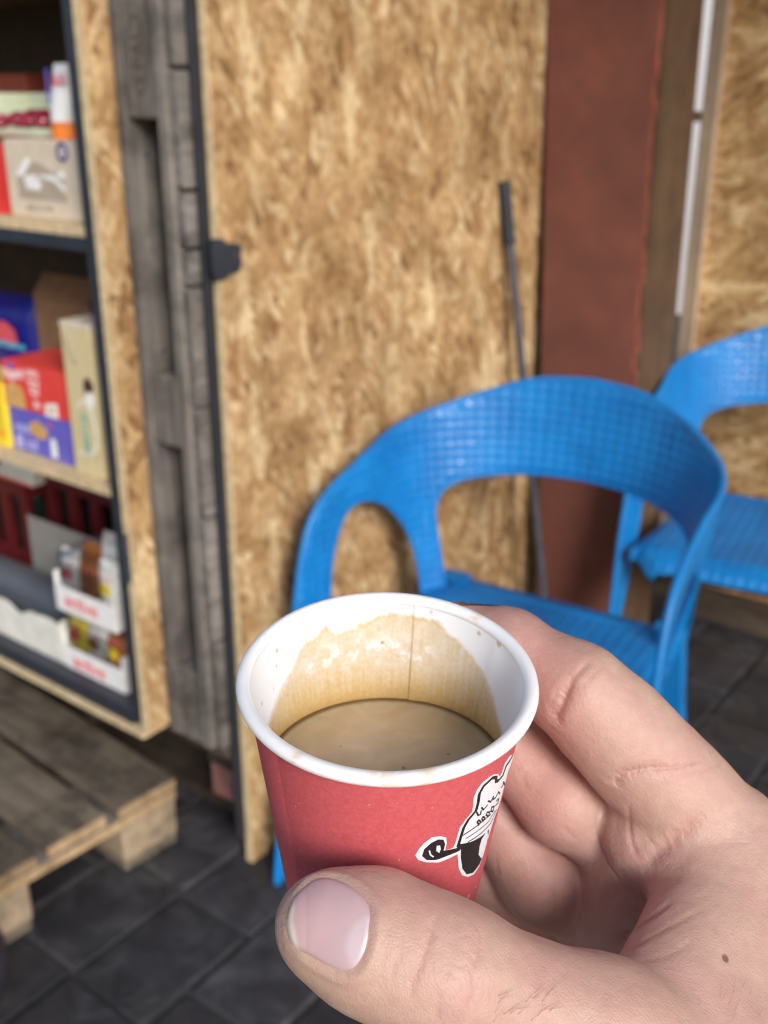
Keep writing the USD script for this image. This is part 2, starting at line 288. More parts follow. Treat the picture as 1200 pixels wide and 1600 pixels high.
# pallet in the foreground
fa = math.radians(-4.0)
p = Thing('wooden_pallet', 'worn brown pallet lying on the tiles in front of the shelf', 'pallet', (-1.285, 1.047, 0), rot=fa)
def lp(name, *a, mat=None, bev=.003, **k): return p.part(name, box(*a, bev), mat or M_PALF[0], local=True, **k)
for j, (y1, w) in enumerate(((0, .128), (-.147, .118), (-.283, .125), (-.43, .11), (-.56, .14), (-.70, .1))):
    lp('deck_board', -1.2, -.001 - .004 * (j % 2), y1 - w, y1, .1225, .1445)
    lp('board_end', -.0008 - .004 * (j % 2), .0012 - .004 * (j % 2), y1 - w + .003, y1 - .003, .1245, .1425, mat=M_PALE, bev=0)
for x in (-.145, -.66, -1.2): lp('stringer_board', x, x + .143, -.8, -.001, .1005, .122, mat=M_PAL[1])
lp('stringer_edge', -.0018, .0004, -.797, -.004, .1025, .120, mat=M_PALE, bev=0)
for k, x in enumerate((-.145, -.66, -1.2)):
    for j, y in enumerate((-.1, -.40, -.80)): lp('block', x + .02, x + .142, y - .02, y + .098, .0225, .100, mat=M_BLOCK, bev=.005)
for j, y in enumerate((-.1, -.40, -.80)): lp('bottom_board', -1.2, -.008, y - .018, y + .096, .0005, .022, mat=M_PALF[0])
for y in (-.03, -.09, -.17, -.23, -.31, -.37):
    for x in (-.04, -.10): p.part('nail', xf(lathe([(.0002, .0012), (.0028, .0010), (.0034, 0)], 8), at=(x + rng.normal(0, .004), y, .1445)), M_STEEL, local=True)

# ------------------------------------------------------------------ strand board panels, column
w = Thing('strand_board_panel', 'tall strand board panel with pale sawn edge, left of the red column', 'wall panel', (-1.146, 1.6, 0))
w.part('board', box(-1.1535, -1.139, 1.0885, 2.09, .0, 2.3), M_OSB_X)
w.part('sawn_edge', box(-1.1540, -1.1385, 1.0865, 1.0884, .0, 1.055), M_EDGE); w.part('sawn_edge', box(-1.1540, -1.1385, 1.0865, 1.0884, 1.108, 2.3), M_EDGE)
w.part('steel_upright', box(-1.1568, -1.149, 1.066, 1.0845, .05, 2.3, .001), M_GAP)
br = chaikin([(1.070, 1.112), (1.098, 1.108), (1.100, 1.101), (1.128, 1.099), (1.133, 1.09), (1.127, 1.081), (1.131, 1.074), (1.127, 1.058), (1.102, 1.056), (1.098, 1.05), (1.070, 1.050)], 1)
v, f = flat(Polygon(br), .003); pl = w.part('latch_plate', (np.stack([-1.1385 + v[:, 2], v[:, 0], v[:, 1]], 1), f), M_STEEL)
w.part('screw', xf(lathe([(.0002, .002), (.003, .0016), (.0038, 0)], 10), ry=math.pi / 2, at=(-1.1355, 1.118, 1.083)), M_BROWN, under=pl)
w2 = Thing('strand_board_panel', 'light strand board panel behind the blue chairs with a batten at its left edge', 'wall panel', (-.3, 2.65, 0))
w2.part('board', box(-1.016, 1.2, 2.645, 2.66, .035, 2.3), M_OSB_Y)
w2.part('batten', box(-1.054, -1.0165, 2.622, 2.66, .035, 2.3, .002), wood('pale_batten', (.30, .22, .15), (.46, .35, .25), 2, .6, stain=.2))
w2.part('spacer_block', box(-1.078, -1.0545, 2.60, 2.65, 1.242, 1.266, .002), M_DARKW)
w2.part('foot_plank', box(-1.10, 1.2, 2.50, 2.643, .001, .03, .004), M_DARKW)
c = Thing('steel_column', 'dull red painted column with brown side, in the corner between the panels', 'column', (-1.05, 2.2, 0))
def leaning(x0, x1, l0, l1, y0, y1, z0, z1):
    """An upright bar whose two sides lean a little: x at height 1.46, change per metre downwards."""
    P = [(x0 + (1.46 - z) * l0, x1 + (1.46 - z) * l1) for z in (z0, z1)]; V = np.array([[x, y, z] for (xa, xb), z in zip(P, (z0, z1)) for x, y in ((xa, y0), (xb, y0), (xb, y1), (xa, y1))], float)
    return V, np.array([[0, 2, 1], [0, 3, 2], [4, 5, 6], [4, 6, 7]] + [t for k in range(4) for t in ([k, (k + 1) % 4, (k + 1) % 4 + 4], [k, (k + 1) % 4 + 4, k + 4])])
c.part('front_plate', leaning(-1.136, -.905, .040, .012, 2.0, 2.013, .0125, 2.4), M_RED)
ez = np.linspace(.0125, 2.4, 70); ed = []
for k in range(69):
    x = -.9048 + (1.46 - ez[k]) * .012; ed.append(leaning(x - (1.46 - ez[k]) * .012, x + max(.0006, rng.normal(.0032, .0026)) - (1.46 - ez[k]) * .012, .012, .012, 2.0015, 2.0115, ez[k], ez[k + 1]))
c.part('worn_edge', cat(*ed), M_REDEDGE)
c.part('side_face', leaning(-1.13, -.897, .040, .012, 2.0135, 2.19, .0125, 2.4), M_BROWN)
c.part('base_plate', box(-1.13, -.86, 1.985, 2.22, .0005, .012, .002), M_STEEL)
for z in (.035, .06):
    for x in (-1.0, -.93): c.part('bolt', xf(lathe([(.0003, .006), (.006, .005), (.007, 0)], 6), rx=math.pi / 2, at=(x, 2.0, z)), M_STEEL)
ww = Thing('white_wall', 'bright white wall seen through the gap right of the red column', 'wall', (-2.5, 6.5, 0))
ww.part('wall', box(-7, 2, 6.5, 6.7, 0, 2.6), M_WHITE)

ro = Thing('canopy', 'flat dark roof over the seating corner and the shelf, above the view', 'roof', (-1, 1.5, 2.7))
ro.part('deck', box(-3.2, 1.4, .75, 3.6, 2.7, 2.74), M_DARKW)
# rod leaning on the panel
r = Thing('metal_rod', 'thin dark metal rod leaning on the strand board panel behind the front chair', 'rod', (-1.05, 2.03, 0))
A, B = np.array([-1.130, 1.852, 1.145]), np.array([-1.0135, 1.968, .008]); D = B - A
r.part('shaft', tube([A + D * .105, A + D * .5, B], .0085, 12), plain('galvanised_rod', (.085, .09, .115), .45, .3, 30, metallic=.3), 30)
r.part('grip', tube([A, A + D * .002, A + D * .106], [.0105, .0125, .0115], 12), M_STEEL, 30)

# ------------------------------------------------------------------ blue plastic armchairs
M_BLUE = mat('blue_plastic', {'uv': ('uvmap', {'attribute': 'st'}), 'sx': ('separate_xyz', {}), 'a': ('math', {'math_type': 'multiply', 'value2': math.pi / .023}), 'b': ('math', {'math_type': 'multiply', 'value2': math.pi / .0175}),
    'sa0': ('math', {'math_type': 'sine'}), 'sb0': ('math', {'math_type': 'sine'}), 'sa': ('math', {'math_type': 'absolute'}), 'sb': ('math', {'math_type': 'absolute'}), 'm': ('math', {'math_type': 'multiply'}), 'bu': ('bump', {'strength': 1.0, 'distance': .0016}),
    'g': ('geometry', {}), 'n': ('noise_texture', {'scale': 9.0, 'detail': 5.0, 'roughness': .65}), 'r': ('rgb_ramp', {'ramp': [(.3, (.003, .125, .39)), (.6, (.004, .18, .50)), (.8, (.012, .215, .54))]}),
    'dn': ('noise_texture', {'scale': 60.0, 'detail': 4.0}), 'dr': ('map_range', {'from_min': .35, 'from_max': .65, 'to_min': .30, 'to_max': .55}), 'p': ('principled_bsdf', {'specular_ior_level': .45})},
    [('uv.UV', 'sx.vector'), ('sx.x', 'a.value1'), ('sx.y', 'b.value1'), ('a.value', 'sa0.value1'), ('b.value', 'sb0.value1'), ('sa0.value', 'sa.value1'), ('sb0.value', 'sb.value1'), ('sa.value', 'm.value1'), ('sb.value', 'm.value2'), ('m.value', 'bu.height'), ('bu.normal', 'p.normal'),
     ('g.position', 'n.vector'), ('n.fac', 'r.fac'), ('r.color', 'p.base_color'), ('g.position', 'dn.vector'), ('dn.fac', 'dr.value'), ('dr.result', 'p.roughness')])
M_BLUES = mat('blue_plastic_smooth', {'g': ('geometry', {}), 'n': ('noise_texture', {'scale': 9.0, 'detail': 5.0, 'roughness': .65}), 'r': ('rgb_ramp', {'ramp': [(.3, (.003, .125, .39)), (.6, (.004, .18, .50)), (.8, (.012, .215, .54))]}), 'p': ('principled_bsdf', {'roughness': .45, 'specular_ior_level': .45})},
    [('g.position', 'n.vector'), ('n.fac', 'r.fac'), ('r.color', 'p.base_color')])
# plan of the rim: straight arms, round back; arc length from the back's middle
_v0, _a, _b = .3574, .3047, .2412
_q = np.linspace(0, np.pi / 2, 200); _cu = np.stack([_a * np.sin(_q) ** (2 / 2.1), _v0 + _b * np.cos(_q) ** (2 / 2.1)], 1)
_pl = np.vstack([_cu, [[_a, _v0 - t] for t in np.linspace(.01, .6, 60)]])
_sl = np.concatenate([[0], np.cumsum(np.linalg.norm(np.diff(_pl, axis=0), axis=1))]); S0 = np.interp(199, range(200), _sl[:200])
def s_of_v(v): return S0 + (_v0 - v)
def shell_at(sv, z, t):
    """(arc, height, outward offset) -> chair coordinates."""
    sg = np.sign(sv); q = np.abs(sv)
    def plan(q): return np.stack([np.interp(q, _sl, _pl[:, 0]), np.interp(q, _sl, _pl[:, 1])], 1)
    P = plan(q); T = plan(q + .002) - plan(np.maximum(q - .002, 0)); T /= np.linalg.norm(T, axis=1, keepdims=True)
    Nrm = np.stack([-T[:, 1], T[:, 0]], 1)
    lean = np.clip((.80 - z) / .38, -.2, 1.0) * .055 * np.clip((s_of_v(.10) - q) / .22, 0, 1)
    P = P + Nrm * (t - lean)[:, None] * np.where(Nrm[:, :1] * P[:, :1] + Nrm[:, 1:] * (P[:, 1:] - .2) > 0, 1, -1)
    return np.stack([P[:, 0] * np.where(sg == 0, 1, sg), P[:, 1], z], 1)
sv = s_of_v
top = [(0, .829), (.1, .82), (.18, .797), (.264, .772), (.34, .755), (.415, .738), (.50, .716), (.576, .693), (.625, .665), (.655, .62), (.68, .525), (.715, .28), (.765, 0)]
inn = [(.722, 0), (.672, .24), (.617, .47), (.607, .52), (.599, .563), (.584, .60), (.558, .637), (.522, .651), (.479, .643), (.432, .618), (.386, .573), (.363, .531), (.350, .479), (.345, .415)]
bot = [(.283, .415), (.289, .459), (.302, .55), (.301, .588), (.282, .617), (.24, .635), (.162, .646), (.098, .651), (0, .654)]
half = np.vstack([smooth_line(top, 6), smooth_line(inn, 6), smooth_line(bot, 6)])
poly = Polygon(np.vstack([half, (half * [-1, 1])[::-1]])).buffer(0)
poly = max(getattr(poly, 'geoms', [poly]), key=lambda q: q.area)
def sheet(th):
    e = m3.CrossSection([np.asarray(poly.exterior.coords)[:-1]] + [np.asarray(i.coords)[:-1] for i in poly.interiors], m3.FillRule.EvenOdd).extrude(th).translate((0, 0, -th / 2)).refine_to_length(.014)
    me = e.to_mesh(); return np.array(me.vert_properties[:, :3]), np.array(me.tri_verts)
def lips():
    out = []
    for ring in [poly.exterior] + list(poly.interiors):
        c = np.asarray(ring.coords); n = max(60, int(ring.length / .012)); d = np.linspace(0, ring.length, n)
        q = np.array([ring.interpolate(x).coords[0] for x in d]); P = shell_at(q[:, 0], q[:, 1], np.full(n, .0))
        out.append(tube(P, .0062, 8, False))
    return cat(*out)
def seat_mesh():
    out, uvs = [], []
    nu, nv = 28, 30; uu, vv = np.meshgrid(np.linspace(-1, 1, nu), np.linspace(0, 1, nv))
    v = .055 + .46 * vv; wv = .288 - .06 * vv; uq = uu * wv * (1 - .10 * np.clip(vv - .8, 0, 1) * np.abs(uu)) * (1 - .22 * np.clip((.14 - vv) / .14, 0, 1) ** 2)
    z = .443 - .012 * (1 - uu ** 2) * np.sin(np.pi * np.clip(vv, 0, 1)) - .035 * np.clip((.10 - vv) / .10, 0, 1) ** 2 - .012 * vv - .02 * np.clip((np.abs(uu) - .9) / .1, 0, 1) ** 2
    T = np.stack([uq, v, z], -1).reshape(-1, 3); B = T - [0, 0, .012]; k = np.arange(nu * nv).reshape(nv, nu)
    F = [np.stack([k[:-1, :-1], k[:-1, 1:], k[1:, 1:], k[1:, :-1]], -1).reshape(-1, 4)]; F.append(F[0][:, ::-1] + nu * nv)
    edge = np.concatenate([k[0, :-1], k[:-1, -1], k[-1, :0:-1], k[:0:-1, 0]]); nx = np.roll(edge, -1)
    F.append(np.stack([nx, edge, edge + nu * nv, nx + nu * nv], 1))
    V = np.vstack([T, B]); return (V, np.vstack([np.vstack(F)[:, [0, 1, 2]], np.vstack(F)[:, [0, 2, 3]]])), V[:, [0, 1]]
def make_chair(label, loc, rot):
    t = Thing('plastic_armchair', label, 'chair', loc, rot, 'blue plastic armchairs in the corner')
    V, F = sheet(.0105); t.part('shell', (shell_at(V[:, 0], V[:, 1], V[:, 2]), F), M_BLUE, True, local=True, uv=V[:, :2])
    t.part('rim', lips(), M_BLUES, True, local=True)
    m, uv = seat_mesh(); st = t.part('seat', m, M_BLUE, True, local=True, uv=uv)
    ap = [box(-.215, .215, .068, .08, .408, .432, .003), *[xf(box(-.006, .006, 0, .40, .408, .432, .003), rz=sg * .135, at=(sg * .272, .075, 0)) for sg in (-1, 1)], box(-.21, .21, .485, .497, .408, .432, .003)]
    for a in ap: t.part('apron', a, M_BLUES, local=True)
    for sg in (-1, 1):
        c = [[sg * .210, .50, .44], [sg * .220, .52, .28], [sg * .245, .575, .0]]
        P = np.array(c); q = []
        for i, (x, y, z) in enumerate(P):
            h = (.026, .024, .019)[i]; q.append([[x - h, y - .018, z], [x + h, y - .018, z], [x + h, y + .018, z], [x - h, y + .018, z]])
        V = np.array(q).reshape(-1, 3); F = []
        for i in range(2):
            for j in range(4): a, b2 = i * 4 + j, i * 4 + (j + 1) % 4; F += [[a, b2, b2 + 4], [a, b2 + 4, a + 4]]
        F += [[0, 2, 1], [0, 3, 2], [8, 9, 10], [8, 10, 11]]; t.part('rear_leg', (V, np.array(F)[:, ::-1]), M_BLUES, local=True)
    return t
ch = make_chair('blue woven plastic armchair nearest the camera, beside the strand board panel', (-.7613, 1.0768, 0), .1031)
x2 = UsdGeom.Xform.Define(stage, numbered('/World/plastic_armchair')); x2.AddTranslateOp().Set(Gf.Vec3d(-.530, 1.860, 0)); x2.AddRotateZOp().Set(10.0)
x2.GetPrim().GetReferences().AddInternalReference(ch.path); x2.GetPrim().SetInstanceable(True)
tag(x2, 'second blue plastic armchair, behind the front one and cut by the right picture edge', 'chair', 'blue plastic armchairs in the corner')
# ------------------------------------------------------------------ packets on the shelves
def front(txt, h, x, z, y, mat, th, path, slant=0., bold=True, wmax=None, name='print', label=None):
    """Flat print on a face that looks along -y, centred on x, z."""
    v, f = mesh_arrays(meshkit.text_mesh(txt, h, .0004, bold)); c = (v.min(0) + v.max(0)) / 2; v = v - [c[0], c[1], 0]
    if wmax and np.ptp(v[:, 0]) > wmax: v[:, 0] *= wmax / np.ptp(v[:, 0])
    ca, sa = math.cos(slant), math.sin(slant); v = np.stack([ca * v[:, 0] - sa * v[:, 1], sa * v[:, 0] + ca * v[:, 1], v[:, 2]], 1)
    th.part(name, (np.stack([x + v[:, 0], y - .0003 - v[:, 2], z + v[:, 1]], 1), f), mat, under=path, label=label)
def patch(poly2, y, th, path, mat, name='picture', d=.0006):
    """A flat printed shape (polygon in x, z) on a face that looks along -y."""
    v, f = flat(poly2, d); th.part(name, (np.stack([v[:, 0], y - .0001 - v[:, 2], v[:, 1]], 1), f), mat, under=path)
def blob(cx, cz, rx, rz, n=26, j=.12, seed=0):
    q = np.random.default_rng(seed); a = np.linspace(0, 2 * np.pi, n, endpoint=False); k = 1 + q.normal(0, j, n)
    return Polygon(chaikin(np.stack([cx + rx * k * np.cos(a), cz + rz * k * np.sin(a)], 1), 2)).buffer(0)
def C(name, col, rough=.42, var=.08): return plain(name, col, rough, var, 40)
K = dict(beige=C('card_beige', (.62, .53, .42), .7), beiged=C('print_taupe', (.40, .33, .26), .7), white=C('print_clear_white', (.82, .82, .82)), red=C('card_red', (.66, .035, .03)), redl=C('card_pale_red', (.72, .06, .05)),
         green=C('card_pale_green', (.55, .60, .45)), wine=plain('wine_wrapper', (.24, .015, .04), .18, .4, 60, coat=.6), orange=C('orange_cap', (.85, .22, .03)), rust=C('card_rust', (.26, .055, .03), .6), yellow=C('card_yellow', (.80, .62, .04)),
         purple=C('card_violet', (.13, .115, .50)), violetl=C('print_lilac', (.48, .48, .80)), biscuit=plain('biscuit_print', (.62, .36, .13), .5, .35, 120), cream=C('card_cream', (.62, .52, .30)), teal=C('print_teal', (.12, .42, .38)), brown=C('card_brown', (.24, .13, .07), .75, .2),
         navy=C('packet_blue', (.010, .012, .22), .3), sky=C('packet_sky', (.10, .38, .58)), dark=C('print_dark', (.06, .03, .025)), grey=plain('dark_roll', (.09, .10, .12), .35, .15), cgrey=C('card_grey', (.30, .29, .27), .8), cwhite=plain('card_white', (.70, .69, .64), .7, .12, 25),
         crate=C('crate_red', (.11, .007, .012), .45), bottle=C('dark_bottle', (.012, .016, .012), .15), pouchw=C('pouch_white', (.72, .72, .70), .25), poucho=C('pouch_brown', (.28, .10, .03), .3), pouchy=C('pouch_yellow', (.78, .62, .05), .3), pinkt=C('print_red', (.75, .10, .13)))
def carton(name, label, x0, x1, y0, y1, z0, z1, m, rot=0., catg='box'):
    t = Thing(name, label, catg, ((x0 + x1) / 2, (y0 + y1) / 2, z0), rot)
    b = t.part('carton', xf(box(x0, x1, y0, y1, z0 + .0008, z1, .0015), rz=0), K[m]); return t, b
# top shelf (board top at 1.12)
t, b_ = carton('cardboard_box', 'beige cardboard box with a printed house, on the top shelf', -1.552, -1.368, 1.030, 1.20, 1.12, 1.238, 'beige')
yf = 1.030
patch(Polygon([(-1.525, 1.149), (-1.525, 1.185), (-1.50, 1.190), (-1.480, 1.206), (-1.455, 1.202), (-1.43, 1.192), (-1.405, 1.192), (-1.402, 1.149)]), yf, t, b_, K['beiged'])
for i, q in enumerate(([(-1.527, 1.183), (-1.494, 1.212), (-1.484, 1.208), (-1.505, 1.184)], [(-1.50, 1.165), (-1.506, 1.182), (-1.482, 1.187), (-1.462, 1.175), (-1.468, 1.163)], [(-1.478, 1.186), (-1.43, 1.178), (-1.404, 1.163), (-1.404, 1.170), (-1.43, 1.187)], [(-1.424, 1.187), (-1.41, 1.195), (-1.398, 1.188), (-1.408, 1.182)])): patch(Polygon(q), yf - .0007, t, b_, K['white'])
patch(Polygon([(-1.508, 1.131), (-1.508, 1.140), (-1.44, 1.141), (-1.44, 1.132)]), yf, t, b_, K['beiged']); front('COOKIES', .0055, -1.474, 1.1363, yf - .0006, K['beige'], t, b_)
a = np.linspace(0, 2 * np.pi, 30); t.part('tape', tube(np.stack([-1.402 + .011 * np.cos(a), np.full(30, yf - .0006), 1.222 + .012 * np.sin(a)], 1), .0025, 6, False), K['navy'], True, under=b_)
carton('cardboard_box', 'bright red carton at the left picture edge of the top shelf', -1.66, -1.556, 1.034, 1.18, 1.12, 1.226, 'red')
t, b_ = carton('display_box', 'pale green open display box standing on the beige box', -1.70, -1.47, 1.085, 1.19, 1.2385, 1.252, 'green')
for q in ((-1.70, -1.694, 1.085, 1.19), (-1.694, -1.47, 1.186, 1.19), (-1.694, -1.645, 1.085, 1.089)): t.part('side', box(*q, 1.252, 1.305), K['green'])
v, f = flat(blob(-1.668, 1.28, .009, .011, seed=4), .0006); t.part('picture', (np.stack([v[:, 0], 1.0848 - v[:, 2], v[:, 1]], 1), f), K['brown'])
q = np.random.default_rng(5)
POS = ('far left', 'second from the left', 'middle', 'second from the right', 'far right')
for k in range(12):
    s_ = trimesh.creation.icosphere(2, 1.0); v = np.array(s_.vertices); v = v * (1 + .22 * (meshkit.fbm(v * 2.3 + k * 5, 2, k)[:, None] - .5)) * [.017, .011, .010]
    cx = -1.628 + .030 * (k % 5) + q.normal(0, .004); o = Thing('wrapped_sweet', 'wine red foil sweet in the pale green box, ' + ('front', 'second', 'back')[k // 5] + ' row, ' + POS[k % 5], 'sweet', (cx, 1.092 + .028 * (k // 5) + q.normal(0, .003), 1.2522 + .010 + .004 * (k // 5)), q.uniform(0, 3), 'sweets in the pale green box')
    o.part('wrapper', (v, s_.faces), K['wine'], True, local=True)
    for sg in (-1, 1): o.part('twist', (np.array([[sg * .014, -.002, 0], [sg * .026, -.009, .002], [sg * .027, .008, -.001], [sg * .014, .002, .001]]), np.array([[0, 1, 2], [0, 2, 3]])), K['wine'], local=True)
t = Thing('squeeze_bottle', 'white squeeze bottle on its orange cap, standing on the beige box', 'bottle', (-1.437, 1.072, 1.2385))
t.part('cap', xf(lathe([(.0005, 0), (.025, 0), (.026, .003), (.0255, .024), (.0005, .0245)], 32), at=(-1.437, 1.072, 1.2387)), K['orange'], 30)
zt = np.linspace(0, 1, 14); bd = []
for k in zt: bd.append((.0255 * (1 - .18 * k ** 2), .0255 * (1 - .80 * k ** 1.5)))
aa = np.arange(28) * 2 * np.pi / 28; V = np.concatenate([np.stack([-1.437 + rx * np.cos(aa), 1.072 + ry * np.sin(aa), np.full(28, 1.2635 + .082 * k)], 1) for (rx, ry), k in zip(bd, zt)]); kk = np.arange(14 * 28).reshape(14, 28); qd = np.stack([kk[:-1], np.roll(kk, -1, 1)[:-1], np.roll(kk, -1, 1)[1:], kk[1:]], -1).reshape(-1, 4)
bb = t.part('body', (V, np.vstack([qd[:, [0, 1, 2]], qd[:, [0, 2, 3]]])), K['white'], True)
front('AIO', .014, -1.428, 1.322, 1.056, K['pinkt'], t, bb, .1)
t.part('band', xf(box(-.017, -.012, -.0, .001, 0, .05), ry=.05, at=(-1.437, 1.0505, 1.288)), K['purple'], under=bb)
t, b_ = carton('cardboard_box', 'rust brown box in the dark at the back of the top shelf', -1.91, -1.775, 1.24, 1.40, 1.12, 1.338, 'rust'); patch(blob(-1.875, 1.312, .012, .009, seed=2), 1.24, t, b_, K['beiged'])
# middle shelf (board top at .709)
t, b_ = carton('biscuit_box', 'yellow carton at the left picture edge of the middle shelf', -1.76, -1.640, 1.024, 1.15, .709, .829, 'yellow'); front('mini', .012, -1.66, .735, 1.024, K['orange'], t, b_, wmax=.03); front('y', .02, -1.655, .812, 1.024, K['dark'], t, b_)
t, b_ = carton('biscuit_box', 'violet carton with a biscuit picture, under the red carton', -1.636, -1.450, 1.030, 1.15, .709, .789, 'purple')
patch(blob(-1.553, .757, .026, .017, seed=7), 1.030, t, b_, K['biscuit']); front('mini', .016, -1.60, .755, 1.030, K['violetl'], t, b_); front('lot', .020, -1.575, .728, 1.030, K['violetl'], t, b_); patch(Polygon([(-1.521, .716), (-1.521, .745), (-1.514, .752), (-1.505, .745), (-1.505, .716)]), 1.030, t, b_, K['white'], 'picture'); patch(Polygon([(-1.624, .716), (-1.624, .735), (-1.606, .742), (-1.602, .716)]), 1.030, t, b_, K['violetl']); front('24', .008, -1.515, .777, 1.030, K['pinkt'], t, b_)
t, b_ = carton('biscuit_box', 'red carton with a round biscuit picture, on top of the violet carton', -1.640, -1.455, 1.028, 1.145, .7895, .872, 'redl')
patch(Polygon([(-1.634, .791), (-1.634, .822), (-1.628, .831), (-1.612, .836), (-1.594, .833), (-1.582, .823), (-1.579, .791)]), 1.028, t, b_, K['biscuit'])
front('Digest', .017, -1.604, .850, 1.028, K['white'], t, b_, .12, wmax=.058); patch(Polygon([(-1.622, .861), (-1.618, .870), (-1.602, .870), (-1.598, .863)]), 1.028, t, b_, K['purple']); front('100%', .010, -1.55, .860, 1.028, K['white'], t, b_)
for i, z in enumerate((.846, .836, .826)): front(('with fibre', 'biscuit', 'baked')[i], .006, -1.548, z, 1.028, K['white'], t, b_, wmax=.034)
front('24', .012, -1.545, .806, 1.028, K['white'], t, b_); patch(Polygon([(-1.523, .7905), (-1.520, .812), (-1.488, .817), (-1.488, .7905)]), 1.028, t, b_, K['white']); patch(blob(-1.503, .803, .009, .005, seed=3), 1.0274, t, b_, K['biscuit'])
t, b_ = carton('tall_carton', 'tall cream carton with upright teal lettering, right end of the middle shelf', -1.441, -1.367, 1.018, 1.075, .709, .966, 'cream')
t.part('lid_edge', box(-1.4412, -1.3668, 1.0174, 1.0756, .9565, .9665, .001), K['beige'])
for i, (ch_, z) in enumerate(zip('vanilla', np.linspace(.752, .812, 7))):
    v, f = mesh_arrays(meshkit.text_mesh(ch_, .017, .0004, True)); c = (v.min(0) + v.max(0)) / 2; v = v - [c[0], c[1], 0]; t.part('print', (np.stack([-1.402 - v[:, 1], 1.0176 - v[:, 2], z + v[:, 0]], 1), f), K['teal'], under=b_)
patch(LineString(smooth_line([(-1.425, .745), (-1.384, .755), (-1.376, .80), (-1.395, .84), (-1.42, .825)], 8)).buffer(.0016), 1.018, t, b_, K['white']); patch(blob(-1.383, .862, .012, .019, seed=11), 1.018, t, b_, K['dark']); patch(blob(-1.382, .843, .010, .015, seed=12), 1.0174, t, b_, K['white']); patch(LineString(smooth_line([(-1.430, .945), (-1.425, .925), (-1.413, .90), (-1.408, .905)], 6)).buffer(.003), 1.018, t, b_, K['beiged'])
t = Thing('snack_packet', 'deep blue glossy packet with a red emblem, behind the red carton', 'packet', (-1.86, 1.22, .709))
def pillow(x0, x1, y, z0, z1, dp, seed):
    uu, vv = np.meshgrid(np.linspace(-1, 1, 16), np.linspace(-1, 1, 14)); d = dp * np.sqrt(np.clip((1 - uu ** 4) * (1 - vv ** 4), 0, 1)); w_ = meshkit.fbm(np.stack([uu * 3 + seed, vv * 3, 0 * uu], -1), 3, seed) - .5
    X = (x0 + x1) / 2 + uu * (x1 - x0) / 2 * (1 + .03 * w_); Z = (z0 + z1) / 2 + vv * (z1 - z0) / 2; n = X.size; k = np.arange(n).reshape(X.shape)
    V = np.vstack([np.stack([X, y - d - .5 * dp * w_ * (d > 0), Z], -1).reshape(-1, 3), np.stack([X, y + d, Z], -1).reshape(-1, 3)]); qd = np.stack([k[:-1, :-1], k[:-1, 1:], k[1:, 1:], k[1:, :-1]], -1).reshape(-1, 4); qd = np.vstack([qd, qd[:, ::-1] + n]); return V, np.vstack([qd[:, [0, 1, 2]], qd[:, [0, 2, 3]]])
bb = t.part('bag', pillow(-1.98, -1.775, 1.215, .71, .938, .03, 3), K['navy'], True); patch(blob(-1.845, .862, .034, .026, seed=8), 1.181, t, bb, K['pinkt'])
t.part('label_strip', box(-1.96, -1.79, 1.179, 1.181, .838, .849), K['sky'], under=bb)
t = Thing('cardboard_box', 'brown cardboard box behind the cream carton', 'box', (-1.69, 1.27, .709)); t.part('carton', box(-1.773, -1.605, 1.20, 1.40, .71, .944, .002), K['brown']); t.part('flap', xf(box(0, .168, -.003, 0, 0, .05), rx=-.7, at=(-1.773, 1.201, .945)), K['brown'])
